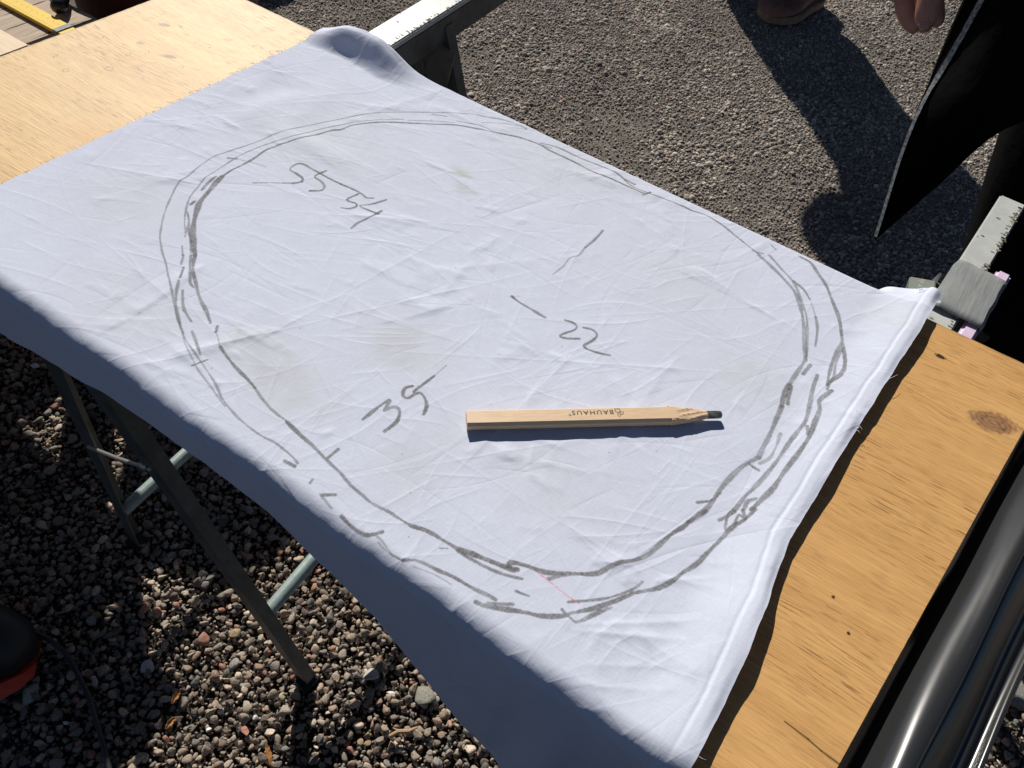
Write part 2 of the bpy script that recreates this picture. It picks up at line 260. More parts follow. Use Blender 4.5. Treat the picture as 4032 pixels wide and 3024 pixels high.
# marker lines drawn on the cloth
STROKES = [  # (width mm, strength, points in 0.1 mm on the cloth)
 (1.5,0.6,[(-3694,6215),(-3800,6208),(-3937,6191),(-4092,6119),(-4236,6057),(-4413,5913),(-4640,5713),(-4855,5505),(-4992,5326),(-5095,5114),(-5174,4963),(-5263,4750),(-5341,4533),(-5381,4287),(-5437,4065),(-5472,3902),(-5452,3729),(-5406,3554),(-5393,3445),(-5313,3313),(-5203,3158),(-5126,3063),(-5031,2962),(-4947,2881),(-4852,2813),(-4756,2753),(-4654,2697),(-4548,2626),(-4424,2551),(-4265,2445),(-4148,2374),(-4031,2309),(-3908,2252),(-3807,2220),(-3689,2185),(-3573,2150),(-3449,2107),(-3354,2061),(-3262,2032),(-3130,2004),(-3003,1992),(-2891,1993),(-2794,2007),(-2709,2004),(-2621,1997),(-2564,1981)]),
 (1.4,0.6,[(-4664,5510),(-4742,5442),(-4932,5215),(-5022,5036),(-5113,4858),(-5173,4658),(-5251,4444),(-5296,4299),(-5326,4071),(-5316,3919),(-5298,3746),(-5286,3634),(-5240,3527),(-5187,3399),(-5114,3295),(-5017,3189),(-4927,3108),(-4860,3062),(-4805,3007)]),
 (2.2,0.8,[(-2257,6127),(-2278,6077),(-2389,6070),(-2551,6066),(-2789,6043),(-3058,6062),(-3302,6059),(-3454,6075),(-3665,6039),(-3875,5949),(-4046,5878),(-4239,5787),(-4398,5653),(-4571,5513),(-4793,5322),(-4939,5115),(-4968,4978),(-5023,4907),(-5072,4754),(-5152,4538),(-5198,4392),(-5224,4267),(-5205,4119),(-5205,3958),(-5211,3858),(-5200,3744)]),
 (4.6,0.8,[(-5200,3744),(-5171,3650),(-5119,3520),(-5068,3393),(-5008,3308),(-4917,3197),(-4821,3098),(-4714,3012),(-4578,2910)]),
 (2.8,0.75,[(-4578,2910),(-4506,2828),(-4422,2759),(-4329,2701),(-4226,2633),(-4129,2584),(-4030,2540),(-3924,2482)]),
 (2.2,0.7,[(-4600,2891),(-4523,2813),(-4439,2744),(-4359,2675),(-4302,2656)]),
 (2.4,0.8,[(-3864,2493),(-3825,2444)]),
 (1.0,0.5,[(-3809,2437),(-3686,2361)]),
 (2.2,0.8,[(-3686,2361),(-3568,2324),(-3445,2295),(-3334,2276),(-3233,2251)]),
 (1.8,0.6,[(-3233,2251),(-3124,2216),(-3009,2189),(-2857,2178)]),
 (2.6,0.8,[(-2857,2178),(-2722,2155),(-2599,2142),(-2470,2119)]),
 (2.0,0.7,[(-2470,2119),(-2375,2103),(-2295,2091),(-2195,2066),(-2096,2056),(-1999,2047),(-1889,2064),(-1816,2066),(-1712,2072)]),
 (2.6,0.75,[(-2447,2123),(-2444,2220)]),
 (2.6,0.85,[(-1712,2072),(-1607,2106),(-1494,2114),(-1382,2122)]),
 (3.4,0.85,[(-1382,2122),(-1270,2157),(-1152,2184),(-1059,2211),(-1027,2230)]),
 (2.2,0.75,[(-1376,2113),(-1307,2114),(-1170,2131),(-1075,2154),(-971,2197)]),
 (3,0.8,[(-1044,2223),(-1082,2213),(-1082,2245),(-1015,2278),(-922,2306),(-862,2333),(-750,2414),(-639,2501),(-575,2630),(-498,2723),(-450,2814),(-423,2945),(-400,3047),(-370,3121),(-357,3182),(-338,3255),(-314,3318)]),
 (2.6,0.7,[(-844,2296),(-784,2381),(-704,2446)]),
 (2.3,0.8,[(-1599,1866),(-1522,1914),(-1401,1937),(-1292,1959),(-1165,1971),(-1078,1989),(-1015,1994)]),
 (3,0.8,[(-1098,1912),(-1025,1932),(-940,1980),(-828,2037),(-746,2076),(-655,2147),(-615,2201),(-530,2303),(-454,2424),(-391,2535),(-295,2647),(-244,2751),(-222,2833),(-185,2928),(-162,3054),(-136,3200),(-115,3316),(-75,3420),(-56,3524),(-72,3511)]),
 (2.2,0.75,[(-675,2179),(-614,2166),(-563,2170),(-510,2271),(-453,2369)]),
 (1.8,0.75,[(-673,2242),(-584,2323),(-505,2403),(-442,2495),(-406,2561),(-389,2625)]),
 (1.8,0.8,[(-954,2110),(-877,2133)]),
 (2.0,0.7,[(-1036,1948),(-921,2031)]),
 (1.2,0.5,[(-1791,1866),(-1707,1853),(-1596,1862)]),
 (1.0,0.4,[(-1520,1870),(-1396,1903),(-1279,1913)]),
 (2.3,0.8,[(-2086,1865),(-1999,1851),(-1891,1855),(-1848,1889),(-1818,1933)]),
 (1.2,0.5,[(-1837,1891),(-1770,1883),(-1672,1854),(-1596,1862)]),
 (1.0,0.7,[(-1478,2057),(-1438,2088)]),
 (2.2,0.75,[(-2640,1943),(-2562,1952)]),
 (1.5,0.6,[(-2397,1919),(-2406,1949)]),
 (2.2,0.75,[(-2278,1904),(-2216,1954)]),
 (1.4,0.5,[(-2293,1899),(-2168,1869)]),
 (1.5,0.6,[(-4643,2853),(-4572,2770)]),
 (2.0,0.65,[(-4435,2632),(-4355,2543),(-4282,2474),(-4173,2395),(-4087,2343),(-3999,2296)]),
 (1.4,0.5,[(-3999,2296),(-3905,2235),(-3770,2174),(-3631,2120),(-3499,2084),(-3387,2051),(-3260,2017)]),
 (2.0,0.65,[(-4335,2583),(-4190,2466),(-4038,2406)]),
 (2.0,0.65,[(-3956,2342),(-3860,2293),(-3734,2224)]),
 (1.6,0.8,[(-3701,2121),(-3665,2224)]),
 (2.4,0.75,[(-4531,2758),(-4453,2662)]),
 (2.4,0.8,[(-5368,3966),(-5307,4008)]),
 (1.0,0.5,[(-5307,4008),(-5163,4062),(-5044,4093)]),
 (2.6,0.75,[(-5180,3508),(-5218,3607),(-5238,3710)]),
 (3.2,0.8,[(-5093,3314),(-5103,3362)]),
 (1.8,0.7,[(-5035,3228),(-4933,3156),(-4847,3074),(-4746,3009),(-4626,2914)]),
 (1.4,0.6,[(-4735,2917),(-4647,2849)]),
 (2.0,0.7,[(-1933,6158),(-1836,6154),(-1708,6180),(-1541,6153),(-1358,6086),(-1180,6021),(-1093,5991)]),
 (1.7,0.6,[(-1171,6001),(-1080,6027)]),
 (1.7,0.6,[(-1079,6194),(-1012,6156)]),
 (1.8,0.7,[(-3469,6097),(-3294,6156),(-3031,6157),(-2786,6179),(-2613,6172),(-2440,6103),(-2246,6106),(-2098,6132),(-1928,6148),(-1836,6154)]),
 (1.3,0.6,[(-4270,5851),(-4057,5943),(-3894,5949)]),
 (1.2,0.55,[(-4079,5998),(-3916,6135),(-3792,6196)]),
 (1.2,0.55,[(-3832,6121),(-3687,6203)]),
 (1.2,0.6,[(-4624,5530),(-4433,5695),(-4264,5819)]),
 (1.4,0.6,[(-4521,5782),(-4397,5844)]),
 (1.8,0.7,[(-2290,6040),(-2251,6117)]),
 (3,0.7,[(-2532,6148),(-2430,6144)]),
 (1.6,0.6,[(-3454,6075),(-3330,6103)]),
 (3.2,0.65,[(-1104,5981),(-980,5930),(-833,5850),(-682,5755),(-588,5640),(-504,5499),(-427,5337),(-356,5177),(-306,5050),(-304,4887),(-302,4728)]),
 (4.0,0.75,[(-302,4728),(-292,4600),(-264,4490)]),
 (3.4,0.7,[(-264,4490),(-243,4324),(-227,4177),(-218,4046),(-211,3950)]),
 (2.2,0.6,[(-1030,6046),(-872,5945),(-719,5847),(-580,5671),(-479,5521),(-407,5354),(-342,5189),(-290,5042)]),
 (2.0,0.7,[(-727,5866),(-628,5826),(-531,5738)]),
 (2,0.65,[(-419,5572),(-354,5444),(-297,5249)]),
 (1.2,0.4,[(-519,5724),(-419,5572)]),
 (2.8,0.75,[(-251,5023),(-260,4903)]),
 (3.4,0.75,[(-286,4721),(-265,4623),(-237,4541)]),
 (3.0,0.75,[(-810,6214),(-704,6199),(-616,6118),(-487,5999),(-376,5847),(-269,5701),(-190,5539),(-131,5411),(-79,5304),(-39,5191),(-28,5077),(-66,4945),(-56,4854)]),
 (3.4,0.8,[(-27,4858),(-63,4713),(-30,4627),(-14,4493),(3,4329),(1,4189),(-10,4046),(-21,3907),(-26,3760),(-52,3616),(-72,3511)]),
 (2.6,0.7,[(-147,5420),(-128,5178),(-92,4983),(-73,4899)]),
 (2.2,0.6,[(-119,5378),(-103,5179),(-65,5026),(-66,4945)]),
 (3.0,0.7,[(-170,4958),(-145,4800),(-107,4639),(-73,4463),(-80,4332),(-90,4184),(-94,4028),(-104,3889),(-124,3728),(-149,3584),(-161,3440)]),
 (2.2,0.5,[(-171,4240),(-149,4102),(-146,3987),(-181,3908)]),
 (3.6,0.7,[(-211,3950),(-260,3828),(-289,3691),(-304,3553),(-305,3414),(-314,3318),(-333,3245),(-357,3182)]),
 (2.2,0.8,[(-380,3350),(-311,3427),(-296,3513)]),
 (2.4,0.75,[(-244,3857),(-164,3844)]),
 (2.0,0.6,[(-43,4416),(-11,4335)]),
 (2.6,0.7,[(-84,3613),(-118,3563),(-113,3479)]),
 (2.2,0.75,[(-172,3416),(-171,3344),(-137,3270),(-116,3344),(-122,3427),(-75,3420),(-117,3475)]),
 (2.8,0.7,[(-161,3440),(-178,3382),(-207,3315)]),
 (1.5,0.75,[(-4942,3861),(-4833,3962),(-4716,4064),(-4650,4146)]),
 (2.2,0.8,[(-4383,4346),(-4507,4339),(-4710,4340),(-4859,4330),(-4864,4212),(-4776,4199),(-4690,4186),(-4660,4137),(-4692,4077)]),
 (2.2,0.8,[(-4616,4405),(-4631,4277),(-4542,4261),(-4466,4224),(-4449,4164),(-4513,4099)]),
 (2.0,0.8,[(-4383,4346),(-4287,4358),(-4167,4363),(-4101,4348),(-4050,4380)]),
 (2.0,0.8,[(-4183,4342),(-4197,4217),(-4106,4227),(-4077,4195),(-4101,4136),(-4157,4102)]),
 (2.0,0.8,[(-3953,4439),(-4000,4314),(-4060,4225),(-3960,4229),(-3868,4242)]),
 (2.2,0.8,[(-3877,4291),(-3891,4151),(-3916,4045),(-3910,3954)]),
 (2.0,0.75,[(-2301,5355),(-2291,5197),(-2298,5056)]),
 (1.3,0.5,[(-2298,5056),(-2285,4937),(-2323,4852),(-2309,4735),(-2319,4588)]),
 (2.2,0.8,[(-2421,4155),(-2328,4138),(-2224,4136),(-2089,4129)]),
 (2.0,0.8,[(-1955,4206),(-1894,4223),(-1850,4208),(-1843,4164),(-1879,4089),(-1893,4035),(-1839,4049),(-1766,4109)]),
 (2.0,0.8,[(-1801,4232),(-1733,4257),(-1678,4228),(-1677,4154),(-1694,4063),(-1627,4061),(-1559,4083),(-1495,4111)]),
 (2.6,0.8,[(-2487,2507),(-2484,2596),(-2476,2681),(-2463,2746),(-2444,2708),(-2426,2656),(-2407,2712),(-2362,2727),(-2323,2686),(-2300,2619),(-2310,2522)]),
 (2.4,0.8,[(-2422,2944),(-2448,2900),(-2423,2842),(-2378,2840),(-2361,2903),(-2337,2932),(-2277,2909),(-2232,2866),(-2203,2801)]),
 (2.0,0.8,[(-2382,2912),(-2374,3021),(-2365,3113)]),
 (1.0,0.5,[(-2365,3113),(-2363,3251)]),
]
RED_LINE = [(-911,2289),(-819,2284),(-713,2272),(-617,2273)]

# ------------------------------------------------------------------ plywood boards
BX0, BX1, BY0, BY1 = -.8235, .1345, .1870, .6215; TH = .018
def wood_albedo(px, py):
    w_ = int((BX1 - BX0) / .00036); h_ = int((BY1 - BY0) / .0003)
    X, Y = np.meshgrid(np.linspace(BX0, BX1, w_), np.linspace(BY0, BY1, h_))
    X = X.astype(np.float32); Y = Y.astype(np.float32)
    knots = ((.106, .541, .0165, .0105, 1.0), (-.770, .520, .006, .0036, .95), (-.714, .48, .0075, .0028, 1.0), (-.755, .478, .0045, .0025, .7), (-.70, .545, .005, .003, .5))
    kn_ = noise2(X * 300, Y * 300, 3); kn2 = noise2(X * 90, Y * 90, 4); U, W = X.copy(), Y.copy(); kk = np.zeros_like(X)
    for kx, ky, a, b, s_ in knots:           # grain flows round the knots
        dx, dy = (X - kx), (Y - ky); q = np.exp(-((dx / (a * 3.5)) ** 2 + (dy / (b * 2.6)) ** 2)); W = W - dy * q * .75 * s_
        dxr, dyr = dx * .94 + dy * .34, -dx * .34 + dy * .94; rr_ = np.sqrt((dxr / a) ** 2 + (dyr / b) ** 2) + .3 * kn_ + .25 * kn2; kk = np.maximum(kk, sst(1.25, .75, rr_) * s_ * .85)
    W = W + .006 * fbm(X * 5, Y * 9, 2, 41) + .0012 * noise2(X * 40, Y * 60, 44)
    broad = fbm(U * 5, W * 46, 4, 50); fine = fbm(U * 22, W * 480, 3, 55)
    base = np.array([.63, .355, .130])[None, None] * np.ones((*X.shape, 1))
    pale = np.array([.70, .46, .20]); g = sst(-.35, -.72, X + .05 * noise2(X * 6, Y * 6, 60))[..., None]  # left end lightened: sun sheen put partly into the wood colour
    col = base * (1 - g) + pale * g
    tone = 1 + .17 * broad + .17 * fine; col = col * tone[..., None] ** np.array([.8, 1.0, 1.25])
    red = sst(.25, .6, fbm(X * 9, Y * 16, 2, 70))[..., None]; col = col * (1 - red * np.array([.03, .12, .2]))
    # open pores and short dark checks along the grain
    p1 = noise2(U * 70, W * 1150, 81); p1b = noise2(U * 60 + 7, W * 900, 85); m1 = noise2(U * 14, W * 50, 82)
    pore = sst(.12, .34, p1) * (.35 + .65 * sst(-.25, .25, m1)) + .8 * sst(.24, .42, p1b)
    p2 = noise2(U * 40, W * 950, 83); chk = sst(.30, .40, p2) * sst(-.02, .25, noise2(U * 6, W * 14, 84)) + sst(.36, .44, noise2(U * 55, W * 900, 86)) * sst(.0, .2, noise2(U * 9, W * 22, 87)) * .8; chk = np.clip(chk, 0, 1)
    col = col * (1 - .20 * np.clip(pore, 0, 1)[..., None]) * (1 - (.5 + .22 * g) * chk[..., None] * np.array([.9, 1, 1.05]))
    kd_ = np.hypot((X - .106) / .0165, (Y - .541) / .0105); kc = np.array([.25, .125, .065]) * (1 + .5 * noise2(X * 300, Y * 300, 90) + .25 * np.sin(kd_ * 22 + 3 * noise2(X * 120, Y * 120, 92)) - .5 * sst(.15, .0, np.abs(noise2(X * 90, Y * 90, 93))) * sst(.2, .0, kd_ - .5))[..., None]; col = col * (1 - kk[..., None]) + kc * kk[..., None]
    hn_ = noise2(X * 900, Y * 900, 95)
    for hx, hy, ra, rb in ((.054, .584, .0042, .0022), (.059, .328, .0011, .0011), (.075, .311, .0011, .0011), (-.79, .46, .0009, .0009), (-.70, .52, .001, .001)):
        d_ = np.sqrt(((X - hx) / ra) ** 2 + ((Y - hy) / rb) ** 2) + .5 * hn_; col = col * (1 - .93 * sst(1.2, .8, d_)[..., None])
    # one long crack near the near right corner, faint pencil scribbles on the pale end
    def line(pts, wd, s_):
        nonlocal col
        for (ax, ay), (bx, by) in zip(pts, pts[1:]):
            ddx, ddy = bx - ax, by - ay; L2 = ddx * ddx + ddy * ddy + 1e-12; mrg = wd * 3
            i0, i1 = np.searchsorted(X[0], (min(ax, bx) - mrg, max(ax, bx) + mrg)); j0, j1 = np.searchsorted(Y[:, 0], (min(ay, by) - mrg, max(ay, by) + mrg))
            if i1 <= i0 or j1 <= j0: continue
            xx, yy = X[j0:j1, i0:i1], Y[j0:j1, i0:i1]; t = np.clip(((xx - ax) * ddx + (yy - ay) * ddy) / L2, 0, 1)
            d_ = np.hypot(xx - ax - t * ddx, yy - ay - t * ddy); col[j0:j1, i0:i1] *= (1 - s_ * sst(wd, wd * .3, d_))[..., None]
    line([(.064, .239), (.078, .238), (.086, .2365), (.098, .236), (.11, .2345)], .0007, .8)
    for cx_, cy_, s_, kd in ((-.775, .43, .007, 0), (-.745, .455, .008, 1), (-.735, .425, .008, 2), (-.715, .462, .007, 0), (-.70, .435, .006, 3), (-.79, .405, .007, 1), (-.76, .395, .006, 2), (-.69, .475, .006, 3), (-.735, .47, .007, 1)):
        sh = ([(-.4, -.5), (.1, -.1), (.4, .4)], [(-.5, .2), (-.1, .5), (.3, .1), (-.1, -.3), (.4, -.5)], [(.5 * math.cos(a * .7), .5 * math.sin(a * .7)) for a in range(10)], [(-.5, .3), (.2, .4), (.4, 0), (.1, -.4)])[kd]
        line([(cx_ + a * s_, cy_ + b * s_) for a, b in sh], .0006, .5)
    for q in range(3): line([(-.667 + .02 * q + .006 * math.cos(a * .8), .555 + .004 * math.sin(a * .8) + .004 * q) for a in range(6 + q)], .0008, .6)
    # dirt and wear along the edges
    e = np.minimum(np.minimum(X - BX0, BX1 - X), np.minimum(Y - BY0, BY1 - Y)) + .002 * noise2(X * 90, Y * 90, 97); col *= (1 - .3 * sst(.003, 0, e))[..., None]
    return np.clip(col, 0, 1)
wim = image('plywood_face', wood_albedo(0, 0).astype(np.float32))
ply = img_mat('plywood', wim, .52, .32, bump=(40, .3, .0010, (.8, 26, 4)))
ply_edge = mat('plywood_edge', (.13, .08, .045), .8, noise=(90, (.3, .2, .11), .4, .6, (1, 1, 40)))
pb = empty('plywood_board', (-.35, .4, TOP - TH), 'long plywood board with brown grain lying across both sawhorses under the cloth', 'board')
def slab(name, x0, y0, x1, y1, z0, z1, m, par, jag=0, nx=160, ny=90):
    xs_, ys_ = np.linspace(0, 1, nx), np.linspace(y0, y1, ny); X, Y = np.meshgrid(xs_, ys_, indexing='ij'); X = x0 + X * (.0955 + (Y - .228) * .0953 - x0); Y = Y.copy()   # the right end is cut slightly out of square
    if jag:
        Y[:, 0] += jag * noise2(X[:, 0] * 150, X[:, 0] * 0 + 3); Y[:, -1] += jag * noise2(X[:, -1] * 150, X[:, -1] * 0 + 9); X[0] += jag * noise2(Y[0] * 150, Y[0] * 0 + 5); X[-1] += jag * .3 * noise2(Y[-1] * 150, Y[-1] * 0 + 7)
    Z = z1 + .0006 * fbm(X * 4, Y * 5, 2, 101); Z[:, 0] -= .0022; n = nx * ny; I = np.arange(n).reshape(nx, ny)
    F = np.stack([I[:-1, :-1], I[1:, :-1], I[1:, 1:], I[:-1, 1:]], -1).reshape(-1, 4)
    return np_mesh(name, np.stack([X, Y, Z], -1).reshape(-1, 3), F), (X, Y, Z)
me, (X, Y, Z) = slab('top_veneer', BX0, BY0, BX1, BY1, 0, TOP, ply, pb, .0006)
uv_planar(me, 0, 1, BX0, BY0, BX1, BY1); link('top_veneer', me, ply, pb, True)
loop = [(X[i, 0], Y[i, 0], Z[i, 0]) for i in range(160)] + [(X[-1, j], Y[-1, j], Z[-1, j]) for j in range(90)] + [(X[i, -1], Y[i, -1], Z[i, -1]) for i in range(159, -1, -1)] + [(X[0, j], Y[0, j], Z[0, j]) for j in range(89, -1, -1)]
V = []; F = []; nl = len(loop)
for p in loop: V += [(p[0], p[1], p[2]), (p[0], p[1], TOP - TH)]
for i in range(nl): a, b = 2 * i, 2 * ((i + 1) % nl); F.append((a + 1, b + 1, b, a))
F.append([2 * i + 1 for i in range(nl)][::-1]); link('edge_plies', mesh('edge_plies', V, F), ply_edge, pb)
pale = mat('pale_wood', (.70, .52, .32), .55, noise=(6, (.62, .45, .27), .4, .6, (2, 30, 1)), bump=(40, .2, .0006, (2, 60, 1)))
bm = bmesh.new(); box(bm, (-1.226, .17, TOP - .0095), (.80, .462, .018)); pboard = bm_obj('pale_board', bm, pale, None, bevel=.0008)
tag(pboard, 'smooth pale board butted against the left end of the grained plywood', 'board')

# ------------------------------------------------------------------ cloth
CX0, CX1 = -.640, .033
TX0, TX1, TY0, TY1 = -.66, .06, .0, .72
YE = .1895; R0 = .0120; YF = .624; R1 = .004
FOLDS = ((-.40, .19, -.24, .46, .0011, .004), (-.34, .32, -.225, .355, .0009, .004), (-.232, .355, -.176, .349, .0008, .0035), (-.175, .20, -.168, .60, .0006, .003), (-.06, .19, -.05, .6, .0006, .003),
    (-.62, .375, -.40, .405, .0010, .004), (-.64, .23, -.50, .25, .0018, .004), (-.50, .34, -.24, .52, .0008, .0035), (-.64, .30, -.47, .38, .0012, .004), (-.35, .46, 0, .50, .0006, .0035), (-.4, .6, -.25, .40, .0008, .004),
    (-.3, .26, .0, .27, .0006, .003), (-.11, .38, .02, .33, .0006, .003), (-.10, .30, .02, .20, .0010, .004), (-.59, .47, -.47, .42, .0011, .003), (-.62, .50, -.5, .54, .0011, .004), (-.2, .42, -.02, .6, .0007, .003),
    (-.36, .22, -.30, .60, .0006, .003), (-.29, .30, -.05, .47, .0006, .003), (-.55, .26, -.38, .24, .0007, .003), (-.47, .56, -.20, .57, .0007, .003), (-.24, .19, -.10, .36, .0006, .003), (-.62, .43, -.50, .60, .0009, .0035))
def crease_field(X, T):
    h = .0016 * fbm(X * 7, T * 7, 3, 150) + .00045 * fbm(X * 26 + T * 14, T * 30 - X * 8, 3, 151) + .0005 * noise2(X * 14 + T * 22, T * 30 - X * 26, 154) + .00022 * fbm(X * 62 - T * 24, T * 58 + X * 30, 2, 156)
    r = np.random.default_rng(77); xr = X[:, X.shape[1] // 2]
    for k in range(430):                     # flat facets meeting in ridges: tent shaped, long and low
        x0, y0 = r.uniform(-.66, .04), r.uniform(.16, .66); L = r.uniform(.02, .10); an = r.choice([.12, .45, 1.0, 1.45, 2.2, 2.75]) + r.normal(0, .2) + 1.2 * float(noise2(np.array(x0 * 5), np.array(y0 * 5), 133))
        if x0 < -.3 and r.random() < .5: an = r.normal(.22, .2)
        wd = r.uniform(.003, .013); A = wd * r.uniform(.028, .072) * r.choice([1, 1, -1]); c_, s_ = math.cos(an), math.sin(an); bend = r.uniform(-1.8, 1.8)
        i0, i1 = np.searchsorted(xr, (x0 - L - wd - .004, x0 + L + wd + .004)); 
        if i1 <= i0: continue
        Xs, Ts = X[i0:i1], T[i0:i1]; a = (Xs - x0) * c_ + (Ts - y0) * s_; b = -(Xs - x0) * s_ + (Ts - y0) * c_ + bend * a * a
        asym = r.uniform(.35, 1); wb = np.where(b > 0, wd, wd * asym); h[i0:i1] += A * np.clip(1 - np.sqrt(b * b + 1e-7) / wb, 0, 1) * np.clip(1.15 - (a / L) ** 2, 0, 1)
    def fold(ax, ay, bx, by, A, wd):         # long straight ironing folds
        L = math.hypot(bx - ax, by - ay); c_, s_ = (bx - ax) / L, (by - ay) / L; a = (X - ax) * c_ + (T - ay) * s_; b = -(X - ax) * s_ + (T - ay) * c_ + .0010 * noise2(a * 18, a * 0, 160)
        return A * np.exp(-np.abs(b) / wd) * sst(0, .05, a) * sst(L, L - .05, a)
    for f in FOLDS: h += .45 * fold(*f)
    for k in range(9): h += fold(.02 - .02 * r.random(), .60 - .05 * k, -.06 - .05 * r.random(), .60 - .05 * k - r.uniform(-.03, .05), .0004, .0028)
    for k in range(8): h += fold(.015, .31 - .018 * k, -.05 - .03 * r.random(), .25 - .012 * k + r.uniform(-.03, .03), .0009, .0035)
    return h
def crease_relief(N):                        # crisp fine creases and the thread texture, in metres, for the relief of the cotton
    xs_ = np.linspace(TX0, TX1, N, dtype=np.float32); ys_ = np.linspace(TY0, TY1, N, dtype=np.float32); X, T = np.meshgrid(xs_, ys_); px = (TX1 - TX0) / (N - 1); py = (TY1 - TY0) / (N - 1)
    h = .000035 * noise2(X * 150, T * 1500, 215) + .000035 * noise2(X * 1500, T * 150, 216) + .00003 * noise2(X * 620, T * 560, 217) + .00005 * lo(X, T, lambda a, b: fbm(a * 120, b * 120, 2, 218), 2)
    r = np.random.default_rng(99)
    for k in range(1500):
        x0, y0 = r.uniform(-.65, .04), r.uniform(.06, .66); L = r.uniform(.006, .05) * (1 if r.random() < .85 else 2); loc = float(noise2(np.array(x0 * 6), np.array(y0 * 6), 134))
        an = r.choice([.1, .4, .9, 1.35, 2.15, 2.7]) + r.normal(0, .16) + 1.0 * loc
        if x0 < -.35 and r.random() < .55: an = r.normal(.2, .22)
        if x0 > -.2 and r.random() < .4: an = r.normal(1.2, .25)
        c_, s_ = math.cos(an), math.sin(an); wd = r.uniform(.0005, .0014); A = wd * r.uniform(.06, .20) * r.choice([1, 1, 1, -1]); bend = r.normal(0, 3); asym = r.uniform(.3, 1); w2 = wd * r.uniform(1.5, 5)
        R = L + .006; i0 = max(int((x0 - R - TX0) / px), 0); i1 = min(int((x0 + R - TX0) / px), N); j0 = max(int((y0 - R - TY0) / py), 0); j1 = min(int((y0 + R - TY0) / py), N)
        if i1 <= i0 or j1 <= j0: continue
        Xs, Ts = X[j0:j1, i0:i1], T[j0:j1, i0:i1]; a = (Xs - x0) * c_ + (Ts - y0) * s_; b = -(Xs - x0) * s_ + (Ts - y0) * c_ + bend * a * a
        e = np.where(b > 0, np.exp(-np.abs(b) / wd), np.exp(-np.abs(b) / (w2 * asym))); h[j0:j1, i0:i1] += A * e * np.clip(1 - (a / L) ** 2, 0, 1)
    for (ax, ay, bx, by, A, wd) in FOLDS:    # a sharp line down the middle of each ironing fold
        L = math.hypot(bx - ax, by - ay); c_, s_ = (bx - ax) / L, (by - ay) / L; i0 = max(int((min(ax, bx) - .01 - TX0) / px), 0); i1 = min(int((max(ax, bx) + .01 - TX0) / px), N); j0 = max(int((min(ay, by) - .01 - TY0) / py), 0); j1 = min(int((max(ay, by) + .01 - TY0) / py), N)
        Xs, Ts = X[j0:j1, i0:i1], T[j0:j1, i0:i1]; a = (Xs - ax) * c_ + (Ts - ay) * s_; b = -(Xs - ax) * s_ + (Ts - ay) * c_ + .0010 * noise2(a * 18, a * 0, 160); h[j0:j1, i0:i1] += .00013 * np.exp(-np.abs(b) / .0009) * sst(0, .03, a) * sst(L, L - .03, a) * (.6 + .8 * noise2(a * 40, a * 0, 161))
    return h
